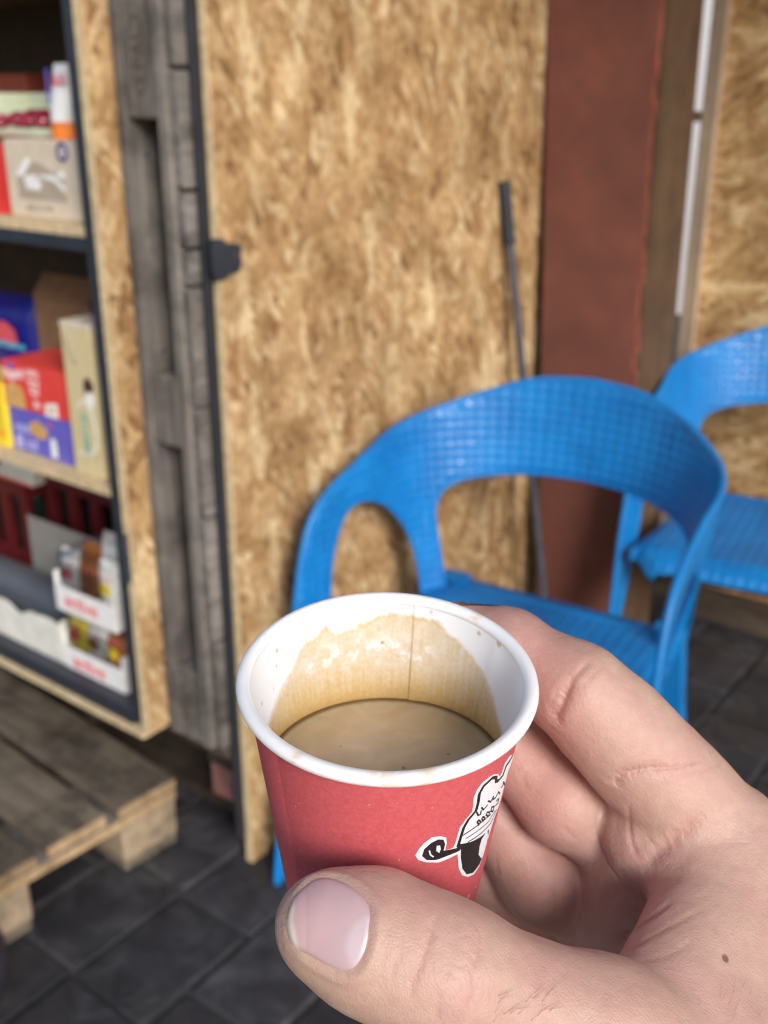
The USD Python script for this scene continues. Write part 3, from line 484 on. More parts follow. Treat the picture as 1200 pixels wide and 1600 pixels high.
# bottom shelf (board top at .284)
def tray(label, zb, y0, seed, txt):
    t = Thing('pouch_tray', label, 'tray', (-1.475, 1.10, zb)); x0, x1 = -1.560, -1.392; m = K['white']
    t.part('bottom', box(x0, x1, y0, y0 + .16, zb, zb + .003), m)
    fr = t.part('front_wall', box(x0, x1, y0 - .002, y0, zb, zb + .052), m); t.part('side_wall', box(x0 - .002, x0, y0, y0 + .16, zb, zb + .075), m); t.part('side_wall', box(x1, x1 + .002, y0, y0 + .16, zb, zb + .075), m); t.part('back_wall', box(x0, x1, y0 + .16, y0 + .162, zb, zb + .06), m)
    front(txt, .024, -1.487, zb + .026, y0 - .002, K['pinkt'], t, fr, wmax=.10)
    q = np.random.default_rng(seed); n = 0
    for j in range(3):
        for i in range(3):
            x = x0 + .028 + .056 * i; y = y0 + .022 + .048 * j; hgt = (.122 if zb > .4 else .108) + q.uniform(-.006, .006); n += 1; md = ('pouchw', 'pouchy', 'pouchw', 'poucho')[(i + j + seed) % 4]
            o = Thing('food_pouch', f'{dict(pouchw="white", pouchy="yellow", poucho="brown")[md]} food pouch in the {"upper" if zb > .4 else "lower"} tray, {("front", "middle", "back")[j]} row, {("left", "centre", "right")[i]}', 'pouch', (x, y, zb + .003), group=f'food pouches in the {"upper" if zb > .4 else "lower"} tray')
            bg = o.part('bag', pillow(x - .026, x + .026, y, zb + .004, zb + hgt, .014, seed + n), K[md], True)
            if j == 0: patch(blob(x, zb + .075, .015, .012, seed=n), y - .0165, o, bg, K[('pinkt', 'poucho', 'yellow')[i]]); front(('chef', 'mild', 'beef')[i], .010, x, zb + .094, y - .0125, K['pinkt'], o, bg, wmax=.036)
    # thin wrinkled film round the tray
    uu, vv = np.meshgrid(np.linspace(0, 1, 50), np.linspace(0, 1, 24)); a = uu * 2 * np.pi; rx, ry = .087, .083
    sq = lambda c: np.sign(c) * np.abs(c) ** .35; rad = 1 + .05 * (meshkit.fbm(np.stack([np.cos(a) * 4 + 9, np.sin(a) * 4 + 9, vv * 5], -1), 3, seed) - .5) - .38 * np.clip(vv - .78, 0, 1) / .22
    V = np.stack([-1.476 + rx * sq(np.cos(a)) * rad, y0 + .08 + ry * sq(np.sin(a)) * rad, zb + .054 + vv * (.072 + 0 * vv) + .006 * (rad - 1)], -1).reshape(-1, 3); k = np.arange(50 * 24).reshape(24, 50); qd = np.stack([k[:-1, :-1], k[:-1, 1:], k[1:, 1:], k[1:, :-1]], -1).reshape(-1, 4)
    t.part('film', (V, np.vstack([qd[:, [0, 1, 2]], qd[:, [0, 2, 3]]])), M_FILM, True)
M_FILM = mat('clear_film', {'t': ('transparent_bsdf', {}), 'g': ('glossy_bsdf', {'roughness': .2, 'color': (.95, .95, 1)}), 'f': ('layer_weight', {'blend': .22}), 'x': ('mix_closure', {})}, [('f.fresnel', 'x.fac'), ('t.BSDF', 'x.closure1'), ('g.BSDF', 'x.closure2')], 'x.closure')
tray('lower shrink wrapped white tray of food pouches on the bottom shelf', .2846, 1.032, 1, 'active')
tray('upper shrink wrapped white tray of food pouches, stacked on the lower tray', .4125, 1.030, 2, 'active')
t = Thing('open_carton', 'torn open white cardboard box on the bottom shelf, left of the pouch trays', 'box', (-1.76, 1.14, .2845))
fx = np.linspace(-1.97, -1.572, 34); tr = .372 + .012 * np.sin(fx * 60) * 0 + .010 * (meshkit.fbm(np.stack([fx * 45, 0 * fx, 0 * fx], 1), 3, 4) - .5) - .016 * np.exp(-((fx + 1.70) / .03) ** 2)
pg = Polygon([(fx[0], .286), *zip(fx, tr), (fx[-1], .286)]); v, f = flat(pg, .003); t.part('front_wall', (np.stack([v[:, 0], 1.036 - v[:, 2], v[:, 1]], 1), f), K['cwhite'])
t.part('side_wall', box(-1.5735, -1.570, 1.037, 1.25, .286, .375), K['cwhite']); t.part('back_wall', box(-1.97, -1.571, 1.25, 1.253, .286, .43), K['cgrey']); t.part('bottom', box(-1.97, -1.574, 1.037, 1.25, .2855, .2885), K['cgrey'])
t = Thing('dark_roll', 'dark grey roll of sheeting lying in the torn white box', 'roll', (-1.74, 1.12, .289)); zc = .289 + .047
t.part('roll', tube([[-1.93, 1.13, zc], [-1.58, 1.13, zc]], .046, 28), K['grey'], 40); t.part('loose_edge', box(-1.93, -1.58, 1.075, 1.082, .29, .345, .002), K['grey'])
def crate(name, label, x0, x1, y0, y1, z0, h):
    t = Thing(name, label, 'crate', ((x0 + x1) / 2, (y0 + y1) / 2, z0)); m = K['crate']
    t.part('bottom', box(x0, x1, y0, y1, z0, z0 + .008), m); t.part('top_rim', cat(box(x0, x1, y0, y0 + .014, z0 + h - .03, z0 + h), box(x0, x1, y1 - .014, y1, z0 + h - .03, z0 + h), box(x0, x0 + .014, y0 + .0142, y1 - .0142, z0 + h - .03, z0 + h), box(x1 - .014, x1, y0 + .0142, y1 - .0142, z0 + h - .03, z0 + h)), m)
    n = 3
    for i in range(n + 1):
        x = x0 + (x1 - x0 - .030) * i / n; t.part('upright', box(x, x + .030, y0 + .001, y0 + .013, z0 + .008, z0 + h - .03), m)
    for y in np.linspace(y0, y1 - .018, 4)[1:]: t.part('upright', box(x1 - .013, x1 - .001, y, y + .018, z0 + .008, z0 + h - .03), m)
    t.part('low_rail', box(x0 + .001, x1 - .001, y0 + .002, y0 + .012, z0 + .008, z0 + .035), m)
    for i in range(n):
        x = x0 + (x1 - x0) * (i + .5) / n
        o = Thing('glass_bottle', 'dark glass bottle in the ' + ('nearer' if y0 < 1.28 else 'farther') + ' red crate, ' + ('left', 'middle', 'right')[i], 'bottle', (x, y0 + .055, z0 + .008), group='bottles in the ' + ('nearer' if y0 < 1.28 else 'farther') + ' red crate')
        rb = .028; o.part('glass', xf(lathe([(.0005, 0), (rb, .001), (rb, h * .62), (.012, h * .85), (.011, h * .97), (.0005, h * .975)], 20), at=(x, y0 + .055, z0 + .0085)), K['bottle'], 35); o.part('cap', xf(lathe([(.0126, 0), (.0126, .012), (.0005, .0125)], 16), at=(x, y0 + .055, z0 + .0085 + h * .955)), K['crate'])
crate('bottle_crate', 'dark red plastic bottle crate behind the torn white box', -2.24, -1.985, 1.262, 1.46, .2845, .205)
crate('bottle_crate', 'farther dark red bottle crate, right behind the other one', -1.965, -1.70, 1.30, 1.47, .2845, .235)
t = Thing('white_packet', 'white and red packet lying on the nearer crate, under the middle shelf', 'packet', (-2.0, 1.30, .49))
t.part('pack', box(-2.09, -1.96, 1.263, 1.36, .4905, .517, .004), K['cwhite']); t.part('pack', box(-2.075, -1.95, 1.265, 1.36, .5175, .545, .004), K['white']); t.part('band', box(-2.0905, -1.9595, 1.2622, 1.2629, .492, .498), K['red'])
# round black seat edge in the near left corner
t = Thing('black_stool', 'black padded stool edge in the bottom left corner of the view', 'stool', (-1.038, .358, 0))
t.part('cushion', xf(lathe([(.0005, 0.310), (.12, 0.310), (.15, 0.315), (.165, 0.330), (.168, 0.347), (.160, 0.362), (.14, 0.369), (.0005, 0.372)], 48), at=(-1.038, .358, 0)), plain('black_vinyl', (.024, .021, .030), .4, .3, 30, .001, 90), 50)
for k in range(4):
    a = k * math.pi / 2 + .5; t.part('leg', tube([[-1.038 + .12 * math.cos(a), .358 + .12 * math.sin(a), .309], [-1.038 + .15 * math.cos(a), .358 + .15 * math.sin(a), .001]], .011, 10), M_STEEL, 30)
# ---- hand: one signed distance field in the camera's frame (mm; x right, y down, z away), meshed by surface nets
FPX = 1650.0
def PX(px, py, d):
    return np.array([(px - 600) / FPX * d, (py - 800) / FPX * d, d], float)
CUP_C = PX(605.5, 1058.4, 220.3)
CUP_N = np.array([.0202, -.8748, -.4840]); CUP_N /= np.linalg.norm(CUP_N)
CUP_E1 = np.cross(CUP_N, np.cross([1., 0, 0], CUP_N)); CUP_E1 /= np.linalg.norm(CUP_E1)
CUP_E2 = np.cross(CUP_E1, CUP_N); CUP_E2 *= np.sign(CUP_E2[2])
def r_out(h):
    return 29.3 - .118 * h
def W(deg, h, extra=0.):
    a = np.radians(deg)
    return CUP_C - CUP_N * h + (r_out(h) + extra) * (np.cos(a) * CUP_E1 + np.sin(a) * CUP_E2)

def cone_sdf(p, a, b, ra, rb):
    m = max(ra, rb) + 15.; lo, hi = np.minimum(a, b) - m, np.maximum(a, b) + m      # far points only need a lower bound
    o = np.maximum(np.maximum(lo - p, p - hi), 0); far = np.sqrt((o ** 2).sum(1)); near = far == 0; out = far + 14.
    if near.any(): out[near] = cone_near(p[near], a, b, ra, rb)
    return out
def cone_near(p, a, b, ra, rb):
    ba = b - a; l2 = ba @ ba; rr = ra - rb; a2 = l2 - rr * rr; il2 = 1 / l2
    pa = p - a; y = pa @ ba; z = y - l2
    x2 = ((pa * l2 - y[:, None] * ba) ** 2).sum(1); y2 = y * y * l2; z2 = z * z * l2
    k = np.sign(rr) * rr * rr * x2
    out = (np.sqrt(x2 * a2 * il2) + y * rr) * il2 - ra
    m = np.sign(z) * a2 * z2 > k
    out[m] = np.sqrt(x2[m] + z2[m]) * il2 - rb
    m2 = ~m & (np.sign(y) * a2 * y2 < k)
    out[m2] = np.sqrt(x2[m2] + y2[m2]) * il2 - ra
    return out
def smin(a, b, k):
    h = np.maximum(k - np.abs(a - b), 0) / k
    return np.minimum(a, b) - h * h * k * .25
def chain(p, pts, radii, k=4.):
    d = None
    for i in range(len(pts) - 1):
        e = cone_sdf(p, pts[i], pts[i + 1], radii[i], radii[i + 1])
        d = e if d is None else smin(d, e, k)
    return d

I_MCP, M_MCP, R_MCP, L_MCP = PX(1132, 1312, 246), PX(1078, 1380, 272), PX(1010, 1462, 288), PX(955, 1540, 300)
I_PIP, M_PIP, R_PIP, L_PIP = PX(905, 1083, 241), PX(878, 1250, 257), PX(845, 1377, 268), PX(815, 1452, 279)
FINGERS = [
    ([I_MCP, I_PIP, W(42, 11.5, 10.5), W(80, 11, 10.6)], [13.0, 10.6, 9.4, 7.6]),
    ([M_MCP, M_PIP, W(50, 33, 11.0), W(90, 34, 10.8)], [12.5, 10.2, 9.0, 7.6]),
    ([R_MCP, R_PIP, W(55, 50, 10.6), W(97, 50, 10.6)], [12.5, 9.6, 8.4, 7.2]),
    ([L_MCP, L_PIP, W(70, 60, 10.0), W(108, 60, 9.6)], [11.0, 8.4, 7.4, 6.4]),
]
T_MID = PX(588, 1472, 196)
T_TIP, T_IP, T_MCP, T_CMC = PX(513, 1448, 196), PX(690, 1517, 195), PX(950, 1626, 201), PX(1290, 1710, 224)
WR, WU = PX(1560, 1735, 232), PX(1330, 1860, 277)
FR, FU = PX(2300, 2260, 240), PX(2080, 2420, 275)
def lerp(a, b, t): return a + (b - a) * t
def body_sdf(p):
    palm = None
    for m, r, w, rw, k in ((I_MCP, 13.5, WR, 19, 10), (M_MCP, 12.5, lerp(WR, WU, .35), 17, 10), (R_MCP, 12.5, lerp(WR, WU, .7), 16, 10), (L_MCP, 11, WU, 16, 10)):
        e = cone_sdf(p, m, w, r, rw)
        palm = e if palm is None else smin(palm, e, k)
    palm = smin(palm, cone_sdf(p, WR, FR, 21, 28), 12)
    palm = smin(palm, cone_sdf(p, WU, FU, 18, 28), 12)
    palm = smin(palm, cone_sdf(p, T_CMC, WR, 19, 20), 14)
    web = cone_sdf(p, PX(1045, 1548, 214), PX(1132, 1372, 241), 11.5, 12)
    web = smin(web, cone_sdf(p, PX(1120, 1600, 218), PX(1230, 1430, 240), 13, 14), 10)
    web = smin(web, cone_sdf(p, lerp(T_MCP, T_CMC, .8), lerp(I_MCP, WR, .5), 15, 15), 12)
    pad = chain(p, [PX(1022, 1300, 249), PX(1000, 1372, 262), PX(968, 1440, 272), PX(950, 1510, 278)], [12.5, 12.5, 13, 13], 8)
    pad = smin(pad, cone_sdf(p, PX(1010, 1440, 266), PX(1000, 1520, 262), 15, 16), 8)
    palm = smin(palm, pad, 10)
    palm = smin(palm, cone_sdf(p, PX(1060, 1420, 262), PX(1180, 1560, 256), 16, 20), 10)
    palm = smin(palm, web, 9)
    d = palm
    for i, (pts, radii) in enumerate(FINGERS):
        f = chain(p, pts, radii)
        if i == 0:                                     # the fleshy underside of the first phalanx
            f = smin(f, cone_sdf(p, PX(958, 1132, 243), PX(1060, 1248, 247), 11.6, 12.4), 5)
        d = smin(d, f, 2.0)
    th = chain(p, [T_TIP, T_MID, T_IP, T_MCP, T_CMC], [9.9, 11.7, 11.7, 13.6, 18], 7)
    d = smin(d, th, 5.0)
    return d
def normal_of(f, p, e=.3):
    g = np.stack([f(p + np.eye(3)[k] * e) - f(p - np.eye(3)[k] * e) for k in range(3)], 1)
    return g / np.maximum(np.linalg.norm(g, axis=1, keepdims=True), 1e-9)
def march(f, px, py, near=120., far=330.):
    r = np.stack([(np.asarray(px, float) - 600) / FPX, (np.asarray(py, float) - 800) / FPX, np.ones(np.shape(px))], 1)
    L = np.linalg.norm(r, axis=1); r /= L[:, None]
    t = np.full(len(r), near); hit = np.zeros(len(r), bool)
    for _ in range(70):
        d = f(r * t[:, None]); hit |= d < .05
        t = np.where(hit, t, t + d * .9)
    for _ in range(3): t = t + np.where(hit, np.clip(f(r * t[:, None]), -.1, .1), 0)
    return r * t[:, None], hit & (t < far)
# ------------------------------------------------------------------ paper cup of coffee and the hand, in the frame of the hand (mm), placed at arm's length in the world
def to_world(P):
    P = np.asarray(P, float) / 1000.
    return EYE + P[:, :1] * CR - P[:, 1:2] * CU + P[:, 2:] * CF
def hw(mesh): v, f = mesh_arrays(mesh); return to_world(v), f[:, ::-1]
def cup_pt(deg, h, off=0., inner=False):
    a = np.radians(np.asarray(deg, float)); h = np.asarray(h, float)
    r = (r_out(h) - (.55 if inner else 0) + off)
    return CUP_C - CUP_N * h[..., None] + r[..., None] * (np.cos(a)[..., None] * CUP_E1 + np.sin(a)[..., None] * CUP_E2)
def wall(off, h0, h1, nh, na=240, inner=False, flip=False):
    a = np.linspace(0, 360, na, endpoint=False); h = np.linspace(h0, h1, nh); A, Hh = np.meshgrid(a, h)
    V = cup_pt(A, Hh, off, inner).reshape(-1, 3); k = np.arange(nh * na).reshape(nh, na); q = np.stack([k[:-1], np.roll(k, -1, 1)[:-1], np.roll(k, -1, 1)[1:], k[1:]], -1).reshape(-1, 4)
    if flip: q = q[:, ::-1]
    return V, np.vstack([q[:, [0, 1, 2]], q[:, [0, 2, 3]]]), A.ravel(), Hh.ravel()
M_CUPRED = mat('cup_red_paper', {'g': ('geometry', {}), 'v': ('voronoi_texture', {'scale': 950.0}), 'vr': ('rgb_ramp', {'ramp': [(.0, (1, 1, 1)), (.09, (1, 1, 1)), (.16, (0, 0, 0))]}), 's': ('separate_color', {}), 'k': ('math', {'math_type': 'greater_than', 'value2': .93}), 'kk': ('math', {'math_type': 'multiply'}),
    'n': ('noise_texture', {'scale': 900.0, 'detail': 4.0, 'roughness': .7}), 'r': ('rgb_ramp', {'ramp': [(.3, (.48, .078, .092)), (.7, (.59, .118, .132))]}), 'x': ('mix', {'color2': (.85, .62, .62)}), 'b': ('bump', {'strength': .25, 'distance': .0001}), 'p': ('principled_bsdf', {'roughness': .55, 'specular_ior_level': .35})},
    [('g.position', 'v.vector'), ('v.distance', 'vr.fac'), ('v.color', 's.color'), ('s.r', 'k.value1'), ('vr.color', 'kk.value1'), ('k.value', 'kk.value2'), ('g.position', 'n.vector'), ('n.fac', 'r.fac'), ('r.color', 'x.color1'), ('kk.value', 'x.fac'), ('x.color', 'p.base_color'), ('n.fac', 'b.height'), ('b.normal', 'p.normal')])
M_RIM = plain('cup_white_rim', (.80, .81, .84), .32, .03, 200, .0002, 500)
M_LIN = vcol('cup_lining', .38, .15, (1, 1, 1), .002)
M_COF = mat('milky_coffee', {'g': ('geometry', {}), 'n': ('noise_texture', {'scale': 90.0, 'detail': 5.0, 'distortion': 1.5}), 'r': ('rgb_ramp', {'ramp': [(.35, (.40, .285, .17)), (.65, (.46, .335, .21))]}), 'p': ('principled_bsdf', {'roughness': .12, 'specular_ior_level': .4, 'subsurface_weight': .3, 'subsurface_scale': .003})},
    [('g.position', 'n.vector'), ('n.fac', 'r.fac'), ('r.color', 'p.base_color')])
cupT = Thing('paper_cup', 'small red paper cup with a white rolled rim held in the hand', 'cup', to_world([CUP_C - CUP_N * 62])[0])
V, F, A, Hh = wall(0, .6, 61, 40); cupT.part('body', hw((V, F)), M_CUPRED, True)
# rolled rim
a = np.arange(240) * 1.5; R0 = 29.9; prof = [(R0 + 1.55 * math.cos(t), 1.45 * math.sin(t)) for t in np.linspace(0, 2 * np.pi, 17)[:-1]]
ring = np.concatenate([CUP_C + CUP_N * (z - .2) + r * (np.cos(np.radians(a))[:, None] * CUP_E1 + np.sin(np.radians(a))[:, None] * CUP_E2) for r, z in prof]); k = np.arange(16 * 240).reshape(16, 240)
q = np.stack([k, np.roll(k, -1, 1), np.roll(np.roll(k, -1, 1), -1, 0), np.roll(k, -1, 0)], -1).reshape(-1, 4)
ra = np.tile(a, 16); rb = np.repeat(np.arange(16), 240); rn = meshkit.fbm(np.stack([ra / 3., rb * .8, 0 * ra], 1), 3, 4); rimc = np.array([.78, .79, .83]) * np.ones((len(ra), 1)); rk = np.zeros(len(ra))
for c_, w_ in ((268, 6), (284, 3.5), (47, 2.5), (72, 1.5), (236, 2)): rk = np.maximum(rk, np.exp(-((ra - c_) / w_) ** 2) * np.clip((rn - .38) * 5, 0, 1))
rimc = rimc + (np.array([.62, .44, .20]) - rimc) * (rk * .6)[:, None]
cupT.part('rim', hw((ring, np.vstack([q[:, [0, 1, 2]], q[:, [0, 2, 3]]])[:, ::-1])), vcol('rim_paper', .3, .1, (1, 1, 1), .002), True, col=rimc)
# lining with the dried coffee
UPW = np.array([0, -math.cos(PITCH), -math.sin(PITCH)]); LIQ = CUP_C - CUP_N * 23.3
V, F, A, Hh = wall(-.1, 0, 60, 150, 720, True, True)
lq = ((V - LIQ) @ UPW)                                              # mm above the liquid
sn = meshkit.fbm(np.stack([np.cos(np.radians(A)) * 3 + 5, np.sin(np.radians(A)) * 3 + 5, Hh * .05], 1), 4, 3); fn = meshkit.fbm(np.stack([np.cos(np.radians(A)) * 14 + 20, np.sin(np.radians(A)) * 14 + 20, Hh * .35], 1), 4, 5); gn = meshkit.fbm(np.stack([np.cos(np.radians(A)) * 40 + 50, np.sin(np.radians(A)) * 40 + 50, Hh * 1.2], 1), 3, 8)
edge = np.interp(A, [0, 18, 32, 45, 58, 66, 85, 100, 112, 124, 132, 142, 155, 170, 185, 360], [21, 17.5, 12, 8, 5.2, 3.4, 3.3, 4.4, 6.4, 7.0, 6.0, 10.5, 13.5, 16.5, 19, 20]) + (sn - .5) * 3.6 + (fn - .5) * 1.3 - .6 * np.exp(-((A - 121) / 4) ** 2) * 4
vs = meshkit.fbm(np.stack([np.cos(np.radians(A)) * 55 + 80, np.sin(np.radians(A)) * 55 + 80, Hh * .10], 1), 3, 17)      # runs
cov = np.clip((Hh - edge + (gn - .5) * .9) / (1.1 + .35 * np.clip(Hh, 0, 20) / 4), 0, 1)
patch = np.clip((fn * .75 + vs * .25 - .49) * 9, 0, 1) * np.clip(1 - np.abs(Hh - 12.5) / 6.5, 0, 1) * np.clip((A - 62) / 8, 0, 1) * np.clip((140 - A) / 10, 0, 1) * np.clip((gn - .36) * 6, 0, 1)
wash = np.clip(1 - lq / 13, 0, 1)
white, tan, brown = np.array([.80, .81, .85]), np.array([.54, .365, .125]), np.array([.43, .25, .085])
strength = cov * (.62 + .34 * wash + .35 * (gn - .45) + .35 * (vs - .5)) * (1 - .85 * patch)
strength = np.clip(strength + .35 * cov * np.exp(-((Hh - edge - .7) / .8) ** 2), 0, 1)
colr = white + (tan - white) * strength[:, None]; dk = np.clip(np.exp(-np.clip(lq, 0, None) / 3.4) * (.75 + .6 * (fn - .5)), 0, 1) * np.clip((Hh - edge) / 2, 0, 1)
colr = colr + (brown - colr) * dk[:, None]
for (aa, hh, rr, dc) in ((92, 11, .45, .85), (150, 4.0, .7, .6), (152, 7.5, .5, .6), (146, 3.2, .4, .5), (171, 11, .6, .7), (176, 14, .5, .6), (178, 10, .3, .7), (43, 2.2, .7, .7), (69, 1.6, .6, .5), (30, 1.2, 1.0, .7), (84, 14.5, .5, .4), (157, 12, .35, .7), (60, 9, .3, .5), (118, 2.4, .4, .5)):
    d = np.hypot((A - aa) * .5, Hh - hh); m = np.clip((rr - d) / .25, 0, 1) * dc; colr = colr + (np.array([.42, .25, .10]) if aa != 92 else np.array([.08, .05, .03])) * m[:, None] - colr * m[:, None]
sl_ = np.exp(-((A - 77.2) / .28) ** 2) * (.35 + .5 * np.clip((Hh - 4) / 14, 0, 1)); colr = colr + (np.array([.30, .17, .07]) - colr) * sl_[:, None]      # the paper's overlap
st_ = np.where((A > 68) & (A <= 77), (A - 68) / 9, 0) * .22; rdir = V - (CUP_C - CUP_N * Hh[:, None]); V = V - rdir / np.linalg.norm(rdir, axis=1, keepdims=True) * st_[:, None]
cupT.part('lining', hw((V, F)), M_LIN, True, col=colr)
V, F, A, Hh = wall(-.3, 56, 57, 2); n = len(V); V = np.vstack([V, [CUP_C - CUP_N * 56]]); kk = np.arange(240)
cupT.part('base', hw((V, np.vstack([F, np.stack([kk, (kk + 1) % 240, np.full(240, n)], 1)]))), M_RIM)
# coffee: the liquid's level is horizontal in the world
aa = np.radians(np.arange(200) * 1.8); loop = []
def level_r(dirv):
    r = np.full(len(dirv), 20.)
    for _ in range(12):
        P = LIQ + dirv * r[:, None]; h = -((P - CUP_C) @ CUP_N); rad = np.linalg.norm(P - CUP_C + h[:, None] * CUP_N, axis=1); r += (r_out(h) - .66) - rad
    return r
L1 = CUP_E1 - UPW * (CUP_E1 @ UPW); L1 /= np.linalg.norm(L1); L2 = np.cross(L1, UPW); L2 *= np.sign(L2[2])
dirs = np.cos(aa)[:, None] * L1 + np.sin(aa)[:, None] * L2; rr = level_r(dirs); V = [LIQ[None]]
for fr in np.linspace(.06, 1, 18):
    lift = .55 * np.clip((fr - .955) / .045, 0, 1) ** 2; V.append(LIQ + dirs * (rr * fr)[:, None] + UPW * lift)
V.append(LIQ + dirs * (rr * .97)[:, None] - CUP_N * 6); V = np.vstack(V); F = [[0, 1 + j, 1 + (j + 1) % 200] for j in range(200)]
for i in range(18):
    for j in range(200): a0, b0 = 1 + i * 200 + j, 1 + i * 200 + (j + 1) % 200; F += [[a0, a0 + 200, b0 + 200], [a0, b0 + 200, b0]]
cof = Thing('coffee', 'milky light brown coffee half filling the red paper cup', 'coffee', to_world([LIQ])[0]); cof.part('liquid', (to_world(V), np.array(F)[:, ::-1]), M_COF, True)
bub = []
for (x, y, r0) in ((-9, -14, .45), (-12, -11, .35), (-10, 6, .3), (4, -2, .4), (14, 3, .3)):
    sp = trimesh.creation.icosphere(2, r0); bub.append((to_world(np.array(sp.vertices) + LIQ + L1 * x - L2 * y * -1), sp.faces))
cof.part('froth', cat(*bub), M_COF, True)

# print on the cup: outlines traced on the paper's surface
def ray_cup(px, py):
    """Where a line of sight meets the cup's wall: (degrees, depth under the rim)."""
    d = PX(px, py, 1.0); o = -CUP_C; best = None
    t = np.linspace(150, 262, 2400); P = d[None] * t[:, None]; h = -((P - CUP_C) @ CUP_N); Q = P - CUP_C + h[:, None] * CUP_N; rad = np.linalg.norm(Q, axis=1) - r_out(h)
    i = np.nonzero(rad < 0)[0]; i = i[0] if len(i) else rad.argmin()
    return np.degrees(np.arctan2(Q[i] @ CUP_E2, Q[i] @ CUP_E1)), h[i]
def traced(zpts): return np.array([ray_cup(640 + x / 5.715, 1160 + y / 5.715) for x, y in zpts])
ARC = np.pi / 180 * 26.5                                            # mm per degree
def wrap(poly2, off):
    """A polygon in (arc mm, depth mm) laid on the paper, in facets small enough to follow its curve."""
    out = []
    for gm in getattr(poly2, 'geoms', [poly2]):
        if gm.area < .01: continue
        e = m3.CrossSection([np.asarray(gm.exterior.coords)[:-1]] + [np.asarray(i.coords)[:-1] for i in gm.interiors], m3.FillRule.EvenOdd).extrude(.05).refine_to_length(.9).to_mesh()
        v = np.array(e.vert_properties[:, :3]); out.append((cup_pt(v[:, 0] / ARC, v[:, 1], 0) + (v[:, 2:] + off) * ((v2 := cup_pt(v[:, 0] / ARC, v[:, 1], 1) - cup_pt(v[:, 0] / ARC, v[:, 1], 0))), np.array(e.tri_verts)))
    return cat(*out)
def shp(z): q = traced(z); return Polygon(np.stack([q[:, 0] * ARC, q[:, 1]], 1)).buffer(0)
def strk(z, w): q = traced(z); return LineString(np.stack([q[:, 0] * ARC, q[:, 1]], 1)).buffer(w / 2, cap_style=1)
white_p = unary_union([shp([(935, 92), (890, 125), (850, 190), (825, 265), (800, 315), (785, 285), (745, 290), (700, 320), (650, 360), (605, 420), (575, 490), (570, 560), (560, 620), (500, 690), (450, 760), (430, 830), (410, 900), (385, 945), (310, 970), (325, 900), (320, 850), (270, 840), (200, 850), (130, 900), (80, 960), (55, 1005), (80, 1045), (150, 1065), (260, 1065), (330, 1040), (430, 990), (436, 1060), (440, 1120), (470, 1180), (520, 1195), (575, 1170), (620, 1100), (650, 1020), (690, 880), (750, 680), (795, 560), (840, 400), (880, 250)])]).buffer(.45).buffer(-.33)
blackp = unary_union([strk([(915, 120), (860, 205), (830, 290), (790, 340), (768, 345), (770, 310), (735, 315), (660, 385), (620, 455), (608, 540), (590, 605), (520, 690), (480, 760), (455, 840), (430, 920)], .8),
    shp([(110, 1010), (130, 950), (190, 895), (255, 862), (300, 865), (315, 905), (300, 965), (420, 940), (450, 900), (470, 930), (440, 965), (330, 1010), (240, 1045), (150, 1045)]).difference(shp([(240, 920), (270, 915), (278, 950), (262, 985), (235, 965)])).difference(strk([(175, 965), (185, 1000), (210, 1018)], .35)),
    shp([(455, 905), (560, 880), (640, 835), (705, 775), (690, 880), (655, 1000), (620, 1085), (565, 1160), (505, 1175), (468, 1125), (455, 1030)]).difference(shp([(640, 860), (690, 780), (698, 830), (682, 920), (655, 1015), (635, 1035), (612, 1000), (620, 930)])),
    strk([(475, 825), (560, 770), (650, 700), (720, 640)], .32), strk([(500, 855), (600, 790), (700, 705), (755, 610)], .22), strk([(520, 885), (640, 805), (720, 720), (770, 600)], .28),
    *[strk(z, .4) for z in ([(595, 620), (610, 650), (630, 640), (635, 610)], [(640, 580), (655, 600), (690, 560)], [(700, 520), (720, 530), (745, 480), (740, 510), (765, 490)], [(770, 480), (790, 440), (800, 455)], [(815, 400), (830, 380), (835, 350), (845, 380)],
       [(600, 705), (615, 735), (630, 705), (612, 690), (600, 705)], [(640, 680), (655, 700), (668, 670), (650, 660), (640, 680)], [(680, 645), (700, 660), (712, 620), (690, 620), (680, 645)], [(722, 610), (740, 615), (752, 570), (730, 575), (722, 610)], [(765, 560), (785, 540), (792, 500), (772, 520)])]])
M_INKW = plain('print_white', (.74, .75, .80), .5, .04, 300); M_INKK = plain('print_black', (.022, .016, .018), .5, .3, 300)
cupT.part('print', hw(wrap(white_p, .02)), M_INKW, label='white outlined emblem of a cup under a cloud'); cupT.part('print', hw(wrap(blackp, .08)), M_INKK, label='black drawing of the emblem')
cupT.part('print', hw(wrap(unary_union([strk([(455, 1450), (470, 1405), (480, 1415), (472, 1430), (485, 1425)], .16), strk([(490, 1425), (515, 1395), (532, 1358), (520, 1385), (500, 1420), (512, 1422)], .16), strk([(440, 1440), (452, 1432), (460, 1438)], .14), strk([(585, 1290), (592, 1284)], .2)]), .03)), M_INKW, label='small white script')

